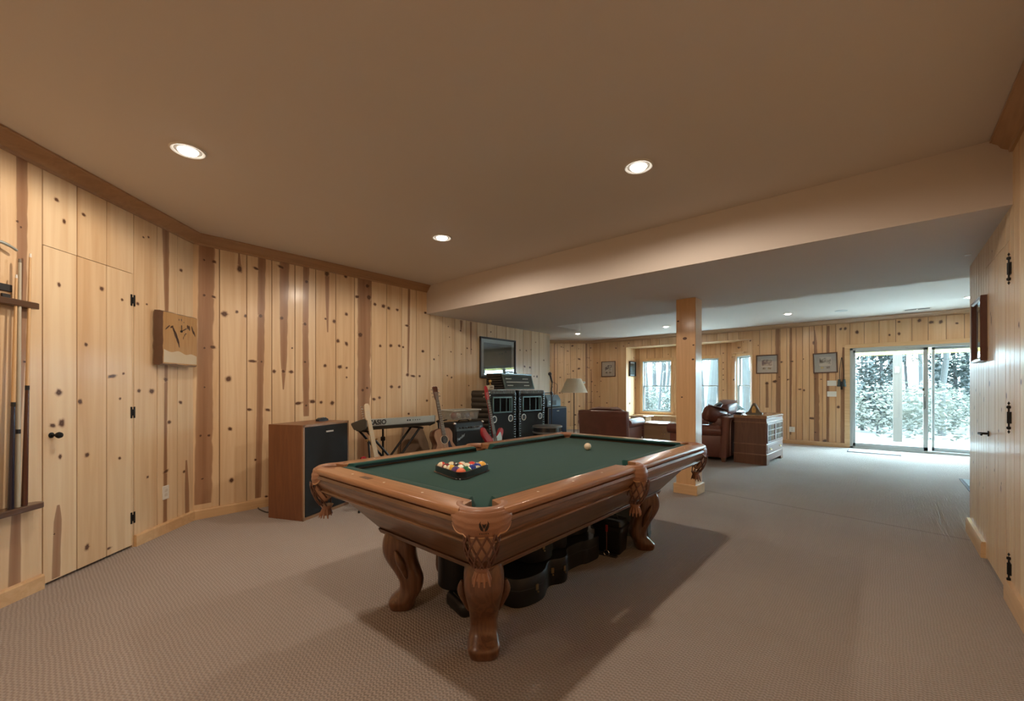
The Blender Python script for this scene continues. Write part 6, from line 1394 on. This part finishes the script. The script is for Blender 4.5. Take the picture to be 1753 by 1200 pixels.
# ------------------------------------------------------------------ outside: porch, ground and woods
STONE = mat('porch_stone', (.34, .33, .32), .8, var=.08, vscale=4)
bm = BM(); b2(bm, -9, 8, 12.40, 15.2, -.16, -.06); b2(bm, -2.2, 8, 11.69, 12.40, -.16, -.06); tag(obj('porch_floor', bm, STONE, smooth=0), kind='structure')
PPM = wood('porch_post_wood', (.050, .040, .031), (.042, .034, .027), 2, .7, 6, 0)
pp_ = thing('porch_post', 'tan wooden porch post standing outside the sliding glass door', 'post', (.15, 14.0, -.06))
pq = _ray(1536.5); pp_.location = (pq[0] * 14.0 / pq[1], 14.0, -.06)
bm = BM(); b2(bm, -.085, .085, -.085, .085, 0, 2.15); obj('post_shaft', bm, PPM, pp_, bevel=.006)
bm = BM(); b2(bm, -.11, .11, -.11, .11, 0, .03); obj('post_base', bm, SILVER, pp_)
thm = thing('thermometer', 'small white thermometer box fixed to the porch post outside', 'thermometer', (pp_.location[0], 13.912, 1.72)); bm = BM(); b2(bm, -.05, .03, -.02, 0, -.07, .07); obj('housing', bm, WHITE, thm, bevel=.004); bm = BM(); b2(bm, -.02, 0, -.022, -.02, -.04, .04); obj('scale_strip', bm, CASEGREY, thm)
bm = BM(); b2(bm, -2.3, 8, 13.92, 14.08, 2.09, 2.42); pb2 = obj('porch_beam', bm, mat('yellow_pine_beam', (.24, .195, .03), .6), None); tag(pb2, 'yellow wooden porch beam seen at the top of the glass door', 'beam')
bf = thing('hummingbird_feeder', 'dark little feeder hanging from the porch beam left of the porch post', 'bird feeder', (pp_.location[0] - .52, 14.0, 1.95)); bm = BM(); lathe(bm, [(.001, -.04), (.10, -.03), (.11, -.015), (.06, 0), (.03, .03), (.001, .05)], (0, 0, 0), 20); obj('feeder_dish', bm, mat('feeder_dark', (.05, .06, .07), .4), bf, smooth=60); bm = BM(); cyl(bm, (0, 0, .04), (0, 0, .14), .003, n=6); obj('hanger', bm, BLACK, bf)
for i, px in enumerate((1480, 1507, 1565, 1630)):
    q = _ray(px); o = thing('string_light', 'small white bulb under the porch beam, %s' % ('nearest the left edge of the glass door', 'above the hanging feeder', 'just right of the porch post', 'over the fixed right glass panel')[i], 'porch light', (q[0] * 13.85 / q[1], 13.85, 2.13), 0, 'small porch lights under the beam')
    bm = BM(); bmesh.ops.create_uvsphere(bm, u_segments=12, v_segments=8, radius=.028); obj('bulb', bm, WHITE, o); bm = BM(); cyl(bm, (0, 0, .02), (0, .07, .05), .008, n=8); obj('socket', bm, BLACK, o)
bm = BM(); bmesh.ops.create_grid(bm, x_segments=60, y_segments=40, size=1)
gz = random.Random(3)
for v in bm.verts:
    x = v.co.x * 45; y = 15.0 + (v.co.y + 1) * 30
    v.co = Vector((x, y, -.22 + max(0, y - 24) * .085 + .25 * math.sin(x * .31 + y * .2) * min(1, (y - 15) / 8) + gz.uniform(-.05, .05)))
tag(obj('woodland_ground', bm, mat('leaf_litter', (.066, .054, .047), .95, var=.35, vscale=1.6), smooth=60), kind='structure')
def leafm(name, c):
    m, n, l, p = nt(name); p.inputs['Base Color'].default_value = (*c, 1); p.inputs['Roughness'].default_value = .6
    t = n.new('ShaderNodeBsdfTranslucent'); t.inputs[0].default_value = (*c, 1); mx = n.new('ShaderNodeMixShader'); mx.inputs[0].default_value = .4
    l.new(p.outputs[0], mx.inputs[1]); l.new(t.outputs[0], mx.inputs[2]); l.new(mx.outputs[0], n['Material Output'].inputs[0]); return m
LEAFS = [leafm('leaf_spring', (.056, .058, .046)), leafm('leaf_bright', (.080, .078, .062)), leafm('leaf_dark', (.012, .018, .016))]
BARKS = [mat('bark_grey', (.016, .015, .0145), .9, var=.3, vscale=6), mat('bark_pale', (.024, .023, .021), .9, var=.2, vscale=6)]
def leaf_cloud(n, cx, cy, cz, sx, sy, sz, ls, seed):
    r = random.Random(seed); V_ = []; F_ = []
    for i in range(n):
        while True:
            p = Vector((r.uniform(-1, 1), r.uniform(-1, 1), r.uniform(-1, 1)))
            if .25 < p.length < 1: break
        c = Vector((cx + p.x * sx, cy + p.y * sy, cz + p.z * sz)); a = Vector((r.gauss(0, 1), r.gauss(0, 1), r.gauss(0, .6))).normalized() * ls * r.uniform(.6, 1.4); b = a.cross(Vector((r.gauss(0, 1), r.gauss(0, 1), r.gauss(0, 1)))).normalized() * ls * .5
        k = len(V_); V_ += [c - a, c + b, c + a, c - b]; F_.append((k, k + 1, k + 2, k + 3))
    me = bpy.data.meshes.new('foliage'); me.from_pydata(V_, [], F_); return me
crowns = []
for i in range(3):
    r = random.Random(40 + i); me = leaf_cloud(2600, 0, 0, 5.2, 2.1, 2.1, 3.0, .075, 50 + i); me.materials.append(LEAFS[i % 2]); crowns.append(me)
evg = leaf_cloud(3400, 0, 0, 3.4, .75, .75, 3.2, .085, 60); evg.materials.append(LEAFS[2])
shr = []
for i in range(2): me = leaf_cloud(900, 0, 0, .75, .9, .8, .8, .055, 70 + i); me.materials.append(LEAFS[i]); shr.append(me)
trunks = []
for i in range(4):
    r = random.Random(80 + i); bm = BM(); x = y = 0; pts = []
    for k in range(11): pts.append((x, y, k * .95 - .3)); x += r.uniform(-.09, .09); y += r.uniform(-.09, .09)
    rad = (.15, .10, .06, .20)[i]; tube(bm, pts, [rad * (1.15 if k == 0 else 1) * (1 - .06 * k) for k in range(11)], 10)
    for k in range(6):
        h = r.randint(4, 9); P = Vector(pts[h]); a = r.uniform(0, 6.28); d = Vector((math.cos(a), math.sin(a), r.uniform(.3, .9))); tube(bm, [P, P + d * .6, P + d * 1.2 + Vector((0, 0, .2))], [rad * .35, rad * .22, rad * .1], 6)
    me = bpy.data.meshes.new('trunk'); bm.to_mesh(me); bm.free(); me.materials.append(BARKS[i % 2]); trunks.append(me)
rt2 = random.Random(77)
def tree(x, y, tr_, cr_, label, cat, grp, s=1.0):
    z = -.22 + max(0, y - 24) * .085
    t = thing('tree', label, cat, (x, y, z), rt2.uniform(0, 6), grp); t.scale = (s, s, s)
    a = bpy.data.objects.new('trunk', trunks[tr_]); link(a); a.parent = t
    if cr_ is not None: b = bpy.data.objects.new('foliage', cr_); link(b); b.parent = t
    return t
def at(px, Y): q = _ray(px); return q[0] * Y / q[1]
for (px, Y, tr_, cr_, s, lb_) in ((1476, 22, 2, 0, 1.0, 'thin leafy tree at the left edge of the left door panel'), (1490, 30, 1, 1, 1.2, 'leafy tree just left of the dark evergreen outside the door'), (1556, 26, 2, 2, 1.0, 'slender leafy tree right of the porch post'), (1602, 33, 3, 0, 1.2, 'thick-trunked tree beyond the stile between the door panels'), (1612, 21, 1, 1, 1, 'leafy tree at the left edge of the fixed right door panel'), (1652, 28, 0, 2, 1.1, 'pale leafy tree right of the evergreen in the right door panel'), (1672, 24, 2, 1, 1, 'thin tree at the right end of the door glass'), (1577, 38, 1, 0, 1.3, 'far leafy tree between the porch post and the door stile'), (1530, 40, 3, 1, 1.3, 'far leafy tree directly behind the porch post')):
    tree(at(px, Y), Y, tr_, crowns[cr_], lb_, 'tree', 'trees beyond the glass door', s)
for (px, Y, s) in ((1503, 20, 1.0), (1632, 25, 1.15)):
    tree(at(px, Y), Y, 2, evg, ('dark evergreen left of the porch post' if px < 1550 else 'dark evergreen in the right panel of the glass door'), 'tree', None, s)
for (px, Y, tr_, cr_, lb_) in ((1108, 20, 1, None, 'bare slim grey trunk at the left of the left alcove window'), (1120, 27, 0, None, 'second grey trunk from the left in the left alcove window'), (1130, 19, 2, None, 'thin crooked trunk in the middle of the left alcove window'), (1142, 24, 1, 1, 'leafy tree at the right of the left alcove window'), (1203, 21, 1, None, 'bare slim trunk at the left of the middle alcove window'), (1218, 18, 3, None, 'thick grey trunk filling the right half of the middle alcove window'), (1268, 22, 1, None, 'bare trunk at the left of the narrow right alcove window'), (1282, 19, 3, None, 'thick trunk at the right of the narrow right alcove window'), (1240, 33, 1, 0, 'far leafy tree behind the wall between the middle and right alcove windows'), (1098, 31, 3, 2, 'far leafy tree at the left edge of the left alcove window'), (1136, 36, 0, 1, 'farthest tree in the left alcove window')):
    tree(at(px, Y), Y, tr_, crowns[cr_] if cr_ is not None else None, lb_, 'tree', 'trees beyond the alcove windows', 1.0)
rs2 = random.Random(12)
for k in range(20):
    px = rs2.uniform(1455, 1680) if k < 14 else rs2.uniform(1090, 1290); Y = rs2.uniform(17, 27); z = -.22 + max(0, Y - 24) * .085
    o = bpy.data.objects.new('shrub', shr[k % 2]); link(o); o.location = (at(px, Y), Y, z); o.rotation_euler = (0, 0, rs2.uniform(0, 6)); s = rs2.uniform(.8, 1.5); o.scale = (s, s, s * .8)
    tag(o, 'low green shrub on the woodland floor ' + ('beyond the glass door' if k < 14 else 'beyond the alcove windows'), 'shrub', 'shrubs beyond the glass door' if k < 14 else 'shrubs beyond the alcove windows')
